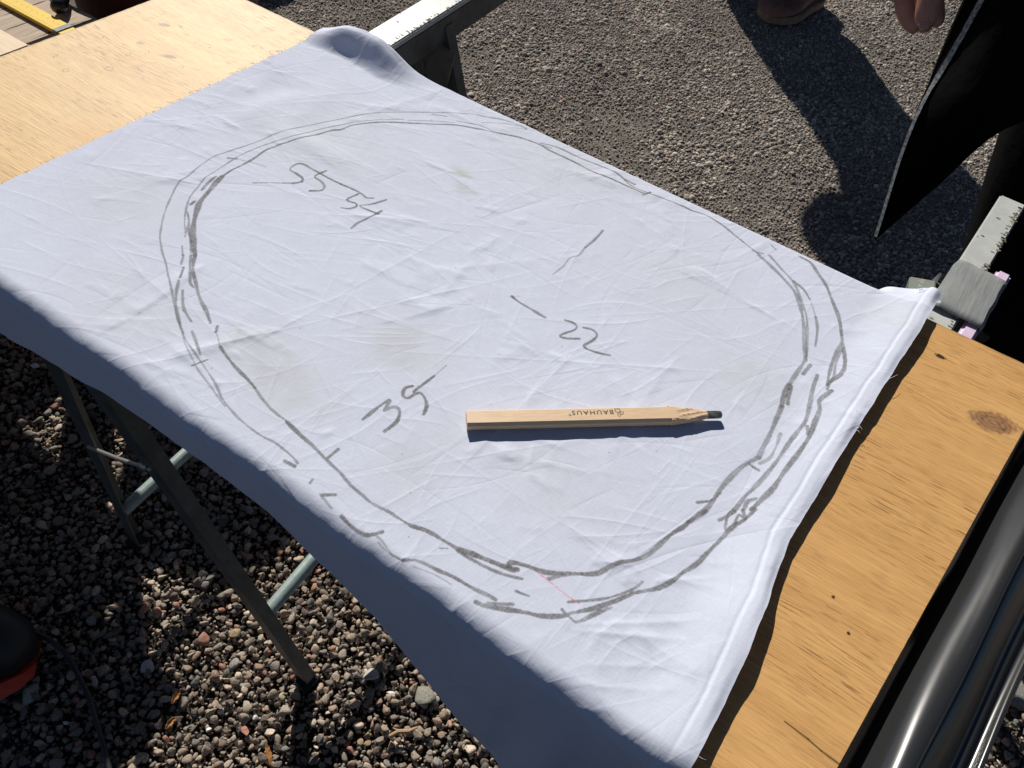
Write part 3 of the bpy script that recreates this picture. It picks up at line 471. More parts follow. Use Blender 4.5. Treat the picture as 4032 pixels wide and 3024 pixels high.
def cloth_grid(step):
    L = lambda x: np.interp(x, [-.66, -.54, -.43, -.33, -.27, -.21, -.175, -.135, -.10, -.065, .03, .05], [.068, .050, .026, .024, .029, .045, .061, .085, .108, .130, .190, .20])
    nx = int((CX1 - CX0) / step); NY = int(.62 / step)
    s = np.linspace(0, 1, nx); ymin = -(L(np.linspace(CX0, CX1, nx)) + R0 * math.pi / 2)   # arc length past YE
    S = s[:, None]; q = np.linspace(0, 1, NY)[None]
    drop = .045 * sst(.0, -.03, CX0 + (CX1 - CX0) * s); tmax = YF + R1 * 1.57 + drop + .022 * sst(-.04, .02, CX0 + (CX1 - CX0) * s)
    T = (YE + ymin)[:, None] * (1 - q) + tmax[:, None] * q
    er = .0016 * fbm(T * 60, T * 0 + 2, 3, 170); el = .0016 * fbm(T * 45, T * 0 + 8, 3, 171)
    dxr = np.interp(T, [.15, .188, .243, .29, .343, .42, .50, .566, .62, .66], [.0335, .033, .0315, .0275, .0215, .0235, .0265, .030, .032, .033]) - CX1 + .001 * noise2(T * 30, T * 0 + 5, 172) + er * .3
    X = (CX0 + el) * (1 - S) + (CX1 + dxr) * S
    flat_h = crease_field(X, T); near = sst(YE + .03, YE - .02, T); H = flat_h * (1 - .45 * near); H = .5 * (H + .0006 + np.sqrt((H - .0006) ** 2 + 1e-7))   # never sinks into the board
    Y = T.copy(); Z = np.zeros_like(T); YEv = YE + .0024 * noise2(X * 14, X * 0 + 1, 180) + .0010 * noise2(X * 60, X * 0, 181); Rv = R0 * (1.05 + .45 * noise2(X * 9, X * 0 + 4, 182))
    a = (YEv - T); th = np.clip(a / Rv, 0, math.pi / 2 * 1.0); past = np.maximum(a - Rv * math.pi / 2, 0)
    n = a > 0; Y = np.where(n, YEv - Rv * np.sin(th), Y); Z = np.where(n, -Rv * (1 - np.cos(th)), 0) - past
    sw = np.clip(past / .12, 0, 1); Y = Y - past * .06 + sw * .020 * noise2(X * 8, X * 0 + 7, 183) + sw * .006 * noise2(X * 24 + T * 6, T * 9, 188) - .018 * sw * np.exp(-((X + .035) / .02) ** 2)
    b = T - YF; far = b > 0; hang = 1 - sst(-.03, .0, X); th2 = np.clip(b / R1, 0, 1.35)
    Yf = YF + np.where(th2 < 1.35, R1 * np.sin(th2), R1 * math.sin(1.35) + (b - 1.35 * R1) * .22); Zf = np.where(th2 < 1.35, -R1 * (1 - np.cos(th2)), -R1 * (1 - math.cos(1.35)) - (b - 1.35 * R1) * .97)
    Y = np.where(far, hang * Yf + (1 - hang) * (YF + b), Y); Z = np.where(far, hang * Zf + (1 - hang) * (-b * .25), Z)
    nrm_y = -np.sin(th) * n; nrm_z = np.where(n, np.cos(th), 1); Y = Y + nrm_y * H; Z = Z + nrm_z * H
    # bunched hump at the far left corner
    top = sst(.594, .619, T + .012 * noise2(X * 12, T * 12, 185)); wv = np.exp(-(np.abs(X + .578) / .052) ** 2.6); Z = Z + (.023 * top * wv) * (1 + .12 * noise2(X * 40, T * 30, 186)); Z = Z + .0035 * np.exp(-((X + .575) / .05) ** 2 - ((T - .5) / .05) ** 2) * fbm(X * 16, T * 16, 2, 187)
    Z = Z + .0018 * np.exp(-((X + .50) / .05) ** 2 - ((T - .46) / .012) ** 2)
    # raised wavy hem on the right, with its double fold
    fr = X - (CX1 + dxr); lift = sst(-.046, .0, fr) * .95 * (.0062 + .0035 * noise2(T * 13, T * 0 + 3, 190) + .004 * np.exp(-((T - .27) / .035) ** 2) + .003 * np.exp(-((T - .58) / .04) ** 2)) * sst(.15, .2, T)
    Z = Z + lift; hw_ = .0105 + .002 * noise2(T * 18, T * 0 + 6, 191); hem = np.exp(-((fr + hw_ + .0012) / .0011) ** 2); bandh = sst(-hw_ - .0006, -hw_ + .0004, fr); hv = .6 + .8 * noise2(T * 26, T * 0 + 2, 192); Z = Z + (.0011 * bandh * hv - .0005 * hem) * (1 - near); Z = Z - .0022 * sst(-hw_ * .55, 0, fr) * (.5 + noise2(T * 21, T * 0 + 9, 193)) * (1 - near)
    tuft = np.exp(-((X - .026) / .010) ** 2 - ((T - .650) / .016) ** 2); Z = Z + .007 * tuft
    # sag onto the board: keep above it
    Z = Z + .0018
    return X, Y, Z + TOP, T
X, Y, Z, T = cloth_grid(.00092)
nx, ny = X.shape; I = np.arange(nx * ny).reshape(nx, ny)
cme = np_mesh('cloth', np.stack([X, Y, Z], -1).reshape(-1, 3), np.stack([I[:-1, :-1], I[1:, :-1], I[1:, 1:], I[:-1, 1:]], -1).reshape(-1, 4))
uvl = cme.uv_layers.new(name='UVMap'); vi = np.empty(len(cme.loops), np.int32); cme.loops.foreach_get('vertex_index', vi)
uvd = np.stack([(X.ravel()[vi] - TX0) / (TX1 - TX0), (T.ravel()[vi] - TY0) / (TY1 - TY0)], 1); uvl.data.foreach_set('uv', uvd.astype(np.float32).ravel())

def cloth_albedo():
    N = 1800; xs_ = np.linspace(TX0, TX1, N); X, Y = np.meshgrid(xs_, xs_ * 0 + np.linspace(TY0, TY1, N))
    base = np.array([.63, .665, .785]); col = base[None, None] * np.ones((N, N, 1))
    st_n = lo(X, Y, lambda a, b: fbm(a * 45, b * 45, 3, 200), 6)
    for (x, y, rx, ry, s_) in ((-.275, .319, .03, .022, .13), (-.373, .52, .010, .006, .22), (-.355, .501, .010, .006, .16), (-.058, .455, .03, .025, .08), (-.301, .238, .03, .02, .10), (-.344, .251, .03, .02, .12), (-.311, .588, .08, .05, .06), (-.5, .47, .1, .06, .05), (-.15, .52, .06, .05, .05), (-.55, .3, .05, .04, .06), (-.12, .29, .05, .03, .05), (-.2, .25, .02, .03, .07), (.01, .6, .03, .02, .06), (-.45, .22, .05, .03, .06)):
        d_ = ((X - x) / rx) ** 2 + ((Y - y) / ry) ** 2 + .9 * st_n; a = s_ * np.exp(-np.maximum(d_, 0)); col *= 1 - a[..., None] * np.array([.75, .82, 1.35])
    col *= (1 + .035 * lo(X, Y, lambda a, b: fbm(a * 30, b * 30, 3, 210)) + .05 * noise2(X * 1500, Y * 150, 216) + .05 * noise2(X * 150, Y * 1500, 215))[..., None]
    ink = np.zeros((N, N)); px = (TX1 - TX0) / (N - 1); py = (TY1 - TY0) / (N - 1)
    X = X.astype(np.float32); Y = Y.astype(np.float32); ink = ink.astype(np.float32); jx = .00035 * noise2(X * 500, Y * 500, 220) + .0005 * noise2(X * 90, Y * 90, 221)
    def stroke(pts_, wd, s_, target):
        P = spline([(a * 1e-4, b * 1e-4) for a, b in pts_], 5) if len(pts_) > 2 else [np.array(p) * 1e-4 for p in pts_]
        fade = len(P); m_ = wd * 1.6
        for i, (p, q) in enumerate(zip(P, P[1:])):
            i0 = max(int((min(p[0], q[0]) - m_ - TX0) / px), 0); i1 = min(int((max(p[0], q[0]) + m_ - TX0) / px) + 2, N); j0 = max(int((min(p[1], q[1]) - m_ - TY0) / py), 0); j1 = min(int((max(p[1], q[1]) + m_ - TY0) / py) + 2, N)
            if i1 <= i0 or j1 <= j0: continue
            xx, yy = X[j0:j1, i0:i1], Y[j0:j1, i0:i1]; dx, dy = q - p; L2 = dx * dx + dy * dy + 1e-14; t = np.clip(((xx - p[0]) * dx + (yy - p[1]) * dy) / L2, 0, 1)
            d_ = np.hypot(xx - p[0] - t * dx, yy - p[1] - t * dy) + jx[j0:j1, i0:i1]; h_ = wd / 2 * (1 + .18 * math.sin(i * .45 + wd * 9000))
            a = s_ * sst(h_ * 1.12, h_ * .72, d_); target[j0:j1, i0:i1] = np.maximum(target[j0:j1, i0:i1], a)
    buf = np.zeros((N, N), np.float32)
    for wd, s_, pts_ in STROKES:
        P_ = np.array(pts_) * 1e-4; j0 = max(int((P_[:, 1].min() - .012 - TY0) / py), 0); j1 = int((P_[:, 1].max() + .012 - TY0) / py)
        stroke(pts_, (wd + .05) * .00105, min(1, s_ * 1.15), buf); ink[j0:j1] = 1 - (1 - ink[j0:j1]) * (1 - buf[j0:j1] * .92); buf[j0:j1] = 0
    dry = 1 - .17 * sst(-.1, .3, noise2(X * 1300, Y * 160, 230)) - .17 * sst(-.1, .3, noise2(X * 160, Y * 1300, 232)) - .2 * sst(-.1, .5, noise2(X * 60, Y * 60, 231)); ink *= dry
    ic = np.array([.082, .073, .060]); a = (ink * .96)[..., None]; col = col * (1 - a) + ic * a
    red = np.zeros_like(ink); stroke(RED_LINE, .0007, .75, red); red *= .6 + .8 * noise2(X * 400, Y * 400, 240); a = np.clip(red, 0, 1)[..., None]; col = col * (1 - a) + np.array([.8, .12, .14]) * a
    r = np.random.default_rng(5)
    for _ in range(26):                      # specks of dirt
        cx, cy = r.uniform(-.62, .02), r.uniform(.2, .62); i, j = int((cx - TX0) / px), int((cy - TY0) / py); col[j:j + 2, i:i + 2] *= r.uniform(.3, .6)
    return np.clip(col, 0, 1)
cim = image('cotton_with_marker_lines', cloth_albedo().astype(np.float32))
cm = img_mat('cotton', cim, .9, .15); ct = cm.node_tree; b = ct.nodes['Principled BSDF']
rel = crease_relief(1800).astype(np.float32); him = D.images.new('cotton_relief', rel.shape[1], rel.shape[0], float_buffer=True, is_data=True); hp = np.ones((*rel.shape, 4), np.float32); hp[..., :3] = rel[..., None] * 1000; him.pixels.foreach_set(hp.ravel()); him.update(); him.pack()
hn = ct.nodes.new('ShaderNodeTexImage'); hn.image = him; hn.interpolation = 'Cubic'; hn.extension = 'EXTEND'; huv = ct.nodes.new('ShaderNodeUVMap'); huv.uv_map = 'UVMap'; ct.links.new(huv.outputs[0], hn.inputs[0])
hb = ct.nodes.new('ShaderNodeBump'); hb.inputs['Strength'].default_value = 1; hb.inputs['Distance'].default_value = .001; ct.links.new(hn.outputs[0], hb.inputs['Height']); ct.links.new(hb.outputs[0], b.inputs['Normal'])
tr = ct.nodes.new('ShaderNodeBsdfTranslucent'); mx = ct.nodes.new('ShaderNodeMixShader'); mx.inputs[0].default_value = .02
tr.inputs[0].default_value = (.8, .8, .85, 1); ct.links.new(b.outputs[0], mx.inputs[1]); ct.links.new(tr.outputs[0], mx.inputs[2]); ct.links.new(mx.outputs[0], ct.nodes['Material Output'].inputs[0])
cloth = tag(link('cloth', cme, cm, None, True), 'wrinkled white cotton cloth with grey marker ovals and the numbers 55, 54, 22 and 39', 'cloth')
# frayed threads along the torn edges
bm = bmesh.new(); r = np.random.default_rng(12)
for k in range(150):
    j = r.integers(int(ny * .12), ny - 30); e = 0 if r.random() < .7 else nx - 1; p = Vector((X[e, j], Y[e, j], Z[e, j] + .0004)); sgn = -1 if e == 0 else 1
    if e: 
        if r.random() < .8: j = ny - 1 - r.integers(0, 14); p = Vector((X[nx - 1 - r.integers(0, 22), j], Y[nx - 1, j], Z[nx - 1, j]))
    L = r.uniform(.0015, .006); d1 = Vector((sgn * r.uniform(.3, 1), r.normal(0, .7), r.uniform(-.02, .25))) * L; tube(bm, [p, p + d1 * .6, p + d1 + Vector((0, r.normal(0, .001), -.0006))], [.00016, .00014, .0001], 4, False)
bm_obj('frayed_threads', bm, mat('thread', (.72, .73, .78), .9), cloth)['kind'] = 'stuff'

# ------------------------------------------------------------------ pencil
zt = TOP + .0032
pa = Vector((-.1880, .2862, zt)); pbv = Vector((-.0575, .4090, zt)); PWD, PHT = .0136, .0073
ax = (pbv - pa).normalized(); pa = pa + Vector((-ax[1], ax[0], 0)) * (PWD / 2); ax = pbv - pa; PL = ax.length; ax.normalize(); sdv = Vector((-ax[1], ax[0], 0))   # towards the far side
up = Vector((0, 0, 1)); pc = empty('carpenter_pencil', (pa + pbv) / 2, 'flat natural wood carpenter pencil with hand carved tip lying on the white cloth', 'pencil')
origin = pa
prof = [(-.5, .26), (-.5, .74), (-.36, 1), (.36, 1), (.5, .74), (.5, .26), (.36, 0), (-.36, 0)]
def P3(l, s_, h_): return origin + ax * l + sdv * s_ + up * h_
PANG = -math.atan2(ax[1], ax[0]); wood = mat('pencil_wood', (.72, .52, .33), .5, noise=(60, (.56, .37, .21), .40, .74, (1.6, 26, 26)), bump=(80, .15, .0002, (2, 30, 30)), rot=PANG)
# grain runs with the pencil: rebuild mapping in its own axes through stretched noise
bl = PL * .815; bm = bmesh.new(); r1 = [bm.verts.new(P3(0, a * PWD, c * PHT)) for a, c in prof]; r2 = [bm.verts.new(P3(bl * .965 if abs(a) > .4 else bl, a * PWD, c * PHT)) for a, c in prof]
for k in range(8): bm.faces.new((r1[k], r1[(k + 1) % 8], r2[(k + 1) % 8], r2[k]))
bm.faces.new(r1[::-1]); bm_obj('wood_body', bm, wood, pc, bevel=0)
# carved cone with knife facets, running to the lead
tipw = mat('carved_wood', (.72, .53, .34), .6, noise=(60, (.40, .22, .12), .45, .66, (2, 30, 30)), rot=PANG - .25)
bm = bmesh.new(); NR = 26; NS = 48; rings = []; rr2 = np.random.default_rng(9)
for i in range(NR):
    t = i / (NR - 1); l = bl * .965 + (PL * .94 - bl * .965) * t; k = 1 - .55 * t - .45 * t * t; ring = []
    for j in range(NS):
        a = 2 * math.pi * j / NS; sq = 8 - 5.4 * t; ca, sa = math.cos(a), math.sin(a); rad = (abs(ca) ** sq + abs(sa) ** sq) ** (-1 / sq)
        w_ = (PWD / 2 * k + .0031 * (1 - k)); h_ = (PHT / 2 * k + .0021 * (1 - k)); cut = 1 - .34 * sst(0, .55, np.array(t)) * (1 - .5 * t) * abs(math.sin(a * 4.0 + t * 4.2 + .6)) ** .5
        ring.append(bm.verts.new(P3(l + (0 if i else 0), ca * rad * w_ * (1 - (1 - cut) * .18), PHT / 2 + .0004 * t + sa * rad * h_ * (cut if sa > 0 else 1))))
    rings.append(ring)
for a, b in zip(rings, rings[1:]):
    for j in range(NS): bm.faces.new((a[j], a[(j + 1) % NS], b[(j + 1) % NS], b[j]))
bm.faces.new(rings[-1]); bm_obj('carved_tip', bm, tipw, pc)
bm = bmesh.new(); pr = [(-.5, 0.1), (-.4, .9), (0, 1), (.4, .9), (.5, .1), (.3, -.1), (-.3, -.1)]; lw, lh = .0056, .0036; rgs = []
for l, k in ((PL * .925, 1), (PL * .985, .96), (PL * .996, .88), (PL, .7)): rgs.append([bm.verts.new(P3(l, a * lw * k, PHT / 2 + .0002 + (c - .45) * lh * k)) for a, c in pr])
for a, b in zip(rgs, rgs[1:]):
    for j in range(7): bm.faces.new((a[j], a[(j + 1) % 7], b[(j + 1) % 7], b[j]))
bm.faces.new(rgs[-1]); bm_obj('graphite_lead', bm, mat('graphite', (.045, .05, .055), .35, metal=.3, noise=(400, (.12, .125, .13), .45, .6, (1, 1, 1))), pc, True)
# printed word and the three small houses beside it, reading upside down from here
printm = mat('brown_print', (.05, .025, .015), .6)
def text_mesh(body, size):
    cu = D.curves.new('txt', 'FONT'); cu.body = body; cu.size = size; cu.space_character = 1.28; cu.offset = size * .014; cu.resolution_u = 4
    o = D.objects.new('txt', cu); C.objects.link(o); bpy.context.view_layer.update(); dg = bpy.context.evaluated_depsgraph_get(); me = D.meshes.new_from_object(o.evaluated_get(dg)); D.objects.remove(o); D.curves.remove(cu); return me
def place_print(name, me, l, s_):            # text +x runs towards the pencil butt, text +y towards the viewer
    M = Matrix(((-ax[0], -sdv[0], 0, 0), (-ax[1], -sdv[1], 0, 0), (0, 0, 1, 0), (0, 0, 0, 1)))
    o0 = P3(l, s_, PHT + .00008); me.transform(Matrix.Translation(o0) @ M); link(name, me, printm, pc)
tm = text_mesh('BAUHAUS', .0052); xsn = [v.co.x for v in tm.vertices]; k = .0290 / (max(xsn) - min(xsn)); tm.transform(Matrix.Diagonal((k, 1, 1, 1))); place_print('printed_word', tm, PL * .565, .0032)
rm = text_mesh('R', .0013); place_print('registered_letter', rm, PL * .3955, .0001)
bm = bmesh.new()
def ring_outline(bm, pts_, wd, closed=True):
    c = Vector((sum(p[0] for p in pts_) / len(pts_), sum(p[1] for p in pts_) / len(pts_))); inn = [(c + (Vector(p) - c) * (1 - wd)) for p in pts_]
    a = [bm.verts.new((p[0], p[1], 0)) for p in pts_]; b = [bm.verts.new((p[0], p[1], 0)) for p in inn]; n = len(a)
    for i in range(n): bm.faces.new((a[i], a[(i + 1) % n], b[(i + 1) % n], b[i]))
def house(cx, cy, s_): return [(cx - s_, cy - s_), (cx + s_, cy - s_), (cx + s_, cy + .35 * s_), (cx, cy + 1.2 * s_), (cx - s_, cy + .35 * s_)]
ring_outline(bm, house(0, 0, .0019), .24); ring_outline(bm, house(-.0026, .0022, .0013), .3); ring_outline(bm, house(-.0005, .0040, .0012), .3)
me = D.meshes.new('house_emblem'); bm.to_mesh(me); bm.free(); place_print('house_emblem', me, PL * .581, .0026)
bm = bmesh.new(); ring_outline(bm, [(.001 * math.cos(a * math.pi / 8), .001 * math.sin(a * math.pi / 8)) for a in range(16)], .18); me = D.meshes.new('registered_ring'); bm.to_mesh(me); bm.free(); place_print('registered_ring', me, PL * .392, -.0003)

# ------------------------------------------------------------------ sawhorses
steel = mat('painted_steel', (.13, .14, .135), .45, .2, noise=(30, (.09, .095, .09), .4, .6, (1, 1, 1)), bump=(90, .15, .0004))
barpaint = mat('worn_grey_paint', (.55, .57, .55), .4, noise=(45, (.48, .50, .48), .4, .6, (1, 1, 1)), bump=(120, .3, .0006))
tubepaint = mat('grey_green_tube', (.30, .38, .37), .4, noise=(60, (.24, .31, .30), .4, .6, (1, 1, 1)), bump=(150, .4, .0006))
zinc = mat('zinc_wire', (.6, .62, .6), .35, .8); chip = mat('bare_wood_chip', (.5, .4, .24), .8)
def sawhorse(name, label, near, far, top_z, bw, foot, nearleg, farleg, dx):
    """near, far: ends of the bar (x, y); nearleg, farleg: y of the leg pairs at the top; foot: y offset outwards"""
    root = empty(name, ((near[0] + far[0]) / 2, (near[1] + far[1]) / 2, 0), label, 'sawhorse')
    def bx_at(y): t = (y - near[1]) / (far[1] - near[1]); return near[0] + (far[0] - near[0]) * t
    bm = bmesh.new(); hg = .034; beam(bm, (*near, top_z - .002 - .004), (*far, top_z - .002 - .004), bw, .008); bm_obj('bar_top', bm, barpaint, root, bevel=.0015)
    bm = bmesh.new(); beam(bm, (*near, top_z - .010 - hg / 2), (*far, top_z - .010 - hg / 2), bw * .96, hg); bm_obj('bar_side', bm, steel, root, bevel=.001)
    r = np.random.default_rng(int(abs(near[0]) * 1000)); bm = bmesh.new(); d = Vector((far[0] - near[0], far[1] - near[1], 0)); Ln = d.length; d.normalize(); n = Vector((d[1], -d[0], 0))
    for k in range(320):                     # chipped paint, in clusters along the right edge
        t = r.uniform(.02, .98) * Ln
        if float(noise2(np.array(t * 30), np.array(near[0] * 10), 251)) < r.uniform(-.25, .3): continue
        sz_ = r.uniform(.0004, .0016); p = Vector((*near, top_z - .0019)) + d * t + n * (bw / 2 - .0012 - abs(r.normal(0, .0022)))
        if r.random() < .06: p -= n * r.uniform(0, bw * .8)
        q = r.uniform(0, 3.14); vs = [bm.verts.new(p + (n * math.cos(q + j * 1.257) * r.uniform(1.0, 2.4) + d * math.sin(q + j * 1.257) * r.uniform(.5, 1.2)) * sz_ + Vector((0, 0, .00025))) for j in range(5)]; bm.faces.new(vs)
    o = bm_obj('paint_chips', bm, mat('chipped_edge', (.07, .065, .055), .8, noise=(200, (.35, .31, .22), .4, .55, (1, 1, 1))), root); o['kind'] = 'stuff'
    for y, fy in ((nearleg, nearleg + foot[0]), (farleg, farleg + foot[1])):
        tops = Vector((bx_at(y), y, top_z - .006)); feet = []
        for s_ in (-1, 1):
            f = Vector((bx_at(y) + s_ * dx + (.01 if s_ > 0 else 0), fy, .004)); feet.append(f); bm = bmesh.new(); a = tops + Vector((s_ * .004, 0, -.02)); Y = (f - a).normalized(); L = (f - a).length
            Nn = Vector((0, 1, 0)); Xn = Y.cross(Nn).normalized(); Nn = Xn.cross(Y)
            w0, w1 = .034, .020; v = []
            for (pp, ww) in ((a, w0), (f, w1)):   # angle-iron leg: broad face towards the viewer, narrow flange behind
                for q in ((-ww / 2, 0), (ww / 2, 0), (ww / 2, .002), (-ww / 2 + .002, .002), (-ww / 2 + .002, .016), (-ww / 2, .016)): v.append(bm.verts.new(pp + Xn * q[0] * -s_ + Nn * q[1]))
            for i in range(6): bm.faces.new((v[i], v[(i + 1) % 6], v[6 + (i + 1) % 6], v[6 + i]))
            bm.faces.new(v[:6][::-1]); bm.faces.new(v[6:]); bm_obj('leg', bm, steel, root)
            bm = bmesh.new(); box(bm, f + Vector((0, .004, .004)), (.024, .024, .016)); bm_obj('foot_cap', bm, mat('black_rubber', (.02, .02, .02), .7) if not D.materials.get('black_rubber') else D.materials['black_rubber'], root, bevel=.002)
        p0 = tops + (feet[0] - tops) * .48; p1 = tops + (feet[1] - tops) * .345; bm = bmesh.new(); tube(bm, [p0 + Vector((0, -.002, 0)), (p0 + p1) / 2 + Vector((0, -.002, -.002)), p1 + Vector((0, -.002, 0))], .0022, 8)
        bmesh.ops.create_uvsphere(bm, u_segments=8, v_segments=6, radius=.004, matrix=Matrix.Translation(p1 + Vector((-.008, -.003, 0)))); bm_obj('spreader_wire', bm, zinc, root, True)
    for s_ in (-1, 1):                       # round cross tubes between the near and the far leg
        k = .80 if s_ < 0 else .78
        def on(y, fy): return Vector((bx_at(y) + s_ * dx * k, y + (fy - y) * k, top_z + (.004 - top_z) * k))
        bm = bmesh.new(); tube(bm, [on(nearleg, nearleg + foot[0]) + Vector((0, .003, 0)), on(farleg, farleg + foot[1])], .0088, 16); bm_obj('cross_tube', bm, tubepaint, root, True)
    bm = bmesh.new()                         # bracket plates that hang under the bar at the far leg pair
    for s_ in (-1, 1): box(bm, Vector((bx_at(farleg) + s_ * .020, farleg - .012, top_z - .075)), (.034, .0025, .07), (1, 0, -.25 * s_), (0, 1, 0), (.25 * s_, 0, 1))
    bm_obj('bracket_plate', bm, steel, root); return root
T1 = sawhorse('sawhorse', 'left grey metal sawhorse whose splayed legs stand on gravel below the cloth edge', (-.574, .20), (-.652, 1.06), TOP - TH, .040, (.052, .03), .204, .80, .168)
T2 = sawhorse('sawhorse', 'grey metal sawhorse at the right whose taped bar end sticks out beside the brown board', (.0335, .43), (.0535, .895), TOP - TH, .026, (.02, .03), .47, .735, .168)
# grey duct tape and the lilac strip it holds to the right sawhorse
tape = mat('grey_duct_tape', (.34, .36, .36), .32, .25, noise=(22, (.42, .44, .43), .4, .6, (6, 1, 1)), bump=(30, .4, .001, (14, 1, 6)))
bm = bmesh.new(); zb = TOP - TH; prof_ = []
N = 22; rows = []
for i in range(9):
    y = .6665 + .080 * i / 8 + .0015 * math.sin(i); x0 = .046 - .017 + (y - .667) * .045; row = []
    for (dx_, dz) in ((0.0, -.036), (-.0005, -.006), (.0015, .0012), (.010, .0022), (.020, .0016), (.030, .0022), (.038, .0016), (.0445, .0008), (.0475, -.004), (.046, -.020), (.044, -.032)):
        row.append(bm.verts.new((x0 + dx_ + (.0005 * math.sin(i * 1.7) if dx_ > .03 else 0), y, zb + dz + .0006 * math.sin(dx_ * 800))))
    rows.append(row)
for a, b in zip(rows, rows[1:]):
    for k in range(len(a) - 1): bm.faces.new((a[k], a[k + 1], b[k + 1], b[k]))
o = bm_obj('duct_tape', bm, tape, T2, True); m_ = o.modifiers.new('t', 'SOLIDIFY'); m_.thickness = .0006
bm = bmesh.new(); beam(bm, (.0665, .634, zb - .012), (.0745, .766, zb - .012), .0135, .020); bm_obj('lilac_strip', bm, mat('lilac_foam', (.66, .50, .68), .6, noise=(70, (.72, .58, .74), .4, .6, (1, 1, 1))), T2, bevel=.0025, seg=3)
bm = bmesh.new(); box(bm, (.0215, .712, zb - .030), (.022, .040, .016), (1, .25, .15), (-.25, 1, 0), (-.15, 0, 1)); bm_obj('corner_block', bm, mat('green_grey_paint', (.17, .20, .17), .6, noise=(80, (.3, .26, .18), .55, .62, (1, 1, 1))), T2, bevel=.001)

# ------------------------------------------------------------------ black glossy moulding at the board's end
gloss = mat('glossy_black_plastic', (.022, .023, .024), .20, spec=.6, noise=(420, (.10, .10, .10), .68, .76, (1, 1, 1)), bump=(11, .35, .004, (1, .22, 1)))
gloss.node_tree.nodes['Principled BSDF'].inputs['Coat Weight'].default_value = .12; gloss.node_tree.nodes['Principled BSDF'].inputs['Coat Roughness'].default_value = .12
satin = mat('dull_black_film', (.035, .036, .035), .45, noise=(25, (.05, .05, .046), .4, .6, (1, 1, 1)), bump=(20, .3, .004))
mb = empty('black_moulding', (.155, .5, 0), 'long glossy black plastic moulding running beside the right end of the brown board', 'moulding')
ctrl = [(.1282, -.034), (.1290, -.023), (.1325, -.0165), (.1380, -.0105), (.1440, -.0045), (.1495, -.0003), (.1540, .0018), (.1575, .0020), (.1592, .0005), (.1600, -.0025), (.1618, -.0035), (.167, -.0080), (.173, -.0150), (.178, -.020), (.1815, -.0205), (.185, -.0240), (.1872, -.0235), (.190, -.0210), (.1922, -.0215), (.1938, -.027), (.193, -.038), (.189, -.058)]
cp = spline([(a, b, 0) for a, b in ctrl], 5); ysn = np.linspace(-.15, 1.05, 90); V = []; 
for y in ysn:
    bow = .0035 * math.sin((y - .1) * 2.6) - .020 * (y - .25) * .0
    for q in cp: V.append((q[0] + bow + .0006 * math.sin(y * 37 + q[0] * 90) + (y - .56) * .0953, y, TOP + q[1] + .0009 * float(noise2(np.array(y * 9), np.array(q[0] * 60), 260)) + .0012 * math.sin(y * 14 + q[0] * 120) * max(0, min(1, (q[0] - .14) * 100))))
nc = len(cp); I = np.arange(90 * nc).reshape(90, nc); F = np.stack([I[:-1, :-1], I[:-1, 1:], I[1:, 1:], I[1:, :-1]], -1).reshape(-1, 4)
o = link('glossy_cover', np_mesh('glossy_cover', V, F), gloss, mb, True); m_ = o.modifiers.new('t', 'SOLIDIFY'); m_.thickness = .0025; m_.offset = -1
V = []; prof2 = spline([(.186, -.058, 0), (.193, -.064, 0), (.200, -.069, 0), (.207, -.073, 0), (.210, -.082, 0)], 5)
for y in ysn:
    for q in prof2: V.append((q[0] + (y - .56) * .0953 + .004 * noise2(np.array(y * 5), np.array(q[0] * 20)) * (q[0] - .18) * 20, y, TOP + q[1] + .002 * math.sin(y * 9 + q[0] * 40)))
nc = len(prof2); I = np.arange(90 * nc).reshape(90, nc); F = np.stack([I[:-1, :-1], I[:-1, 1:], I[1:, 1:], I[1:, :-1]], -1).reshape(-1, 4)
o = link('film_apron', np_mesh('film_apron', V, F), satin, mb, True); m_ = o.modifiers.new('t', 'SOLIDIFY'); m_.thickness = .001; m_.offset = -1
bm = bmesh.new(); beam(bm, (.160 - .0675, -.12, TOP - .096), (.160 + .0467, 1.05, TOP - .096), .05, .04); bm_obj('inner_beam', bm, satin, mb, bevel=.002)
for y in (-.08, .98):
    bm = bmesh.new(); box(bm, (.160 + (y - .56) * .0953, y, (TOP - .116) / 2), (.03, .03, TOP - .116)); bm_obj('support_post', bm, satin, mb)

# ------------------------------------------------------------------ weathered bench behind the left end, with the things lying on it
BZ = .51
grey = mat('weathered_plank', (.52, .41, .31), .85, noise=(9, (.40, .31, .23), .35, .65, (9, 1, 3)), bump=(14, .6, .003, (8, 1, 1)))
def cracks(m):
    t = m.node_tree; b = t.nodes['Principled BSDF']; src = b.inputs['Base Color'].links[0].from_socket; tc = [n for n in t.nodes if n.type == 'TEX_COORD'][0]
    mp = t.nodes.new('ShaderNodeMapping'); mp.inputs['Scale'].default_value = (95, 9, 1); mp.inputs['Rotation'].default_value = (0, 0, .12); n = t.nodes.new('ShaderNodeTexNoise'); n.inputs['Scale'].default_value = 1; n.inputs['Detail'].default_value = 4
    r = t.nodes.new('ShaderNodeValToRGB'); r.color_ramp.elements[0].position = .60; r.color_ramp.elements[1].position = .66; r.color_ramp.elements[0].color = (1, 1, 1, 1); r.color_ramp.elements[1].color = (.12, .08, .05, 1)
    mixn = t.nodes.new('ShaderNodeMixRGB'); mixn.blend_type = 'MULTIPLY'; mixn.inputs[0].default_value = 1
    t.links.new(tc.outputs['Object'], mp.inputs[0]); t.links.new(mp.outputs[0], n.inputs[0]); t.links.new(n.outputs[0], r.inputs[0]); t.links.new(src, mixn.inputs[1]); t.links.new(r.outputs[0], mixn.inputs[2]); t.links.new(mixn.outputs[0], b.inputs['Base Color'])
cracks(grey)
wb = empty('weathered_bench', (-1.6, .6, 0), 'low bench of cracked weathered grey planks behind the pale board', 'bench')
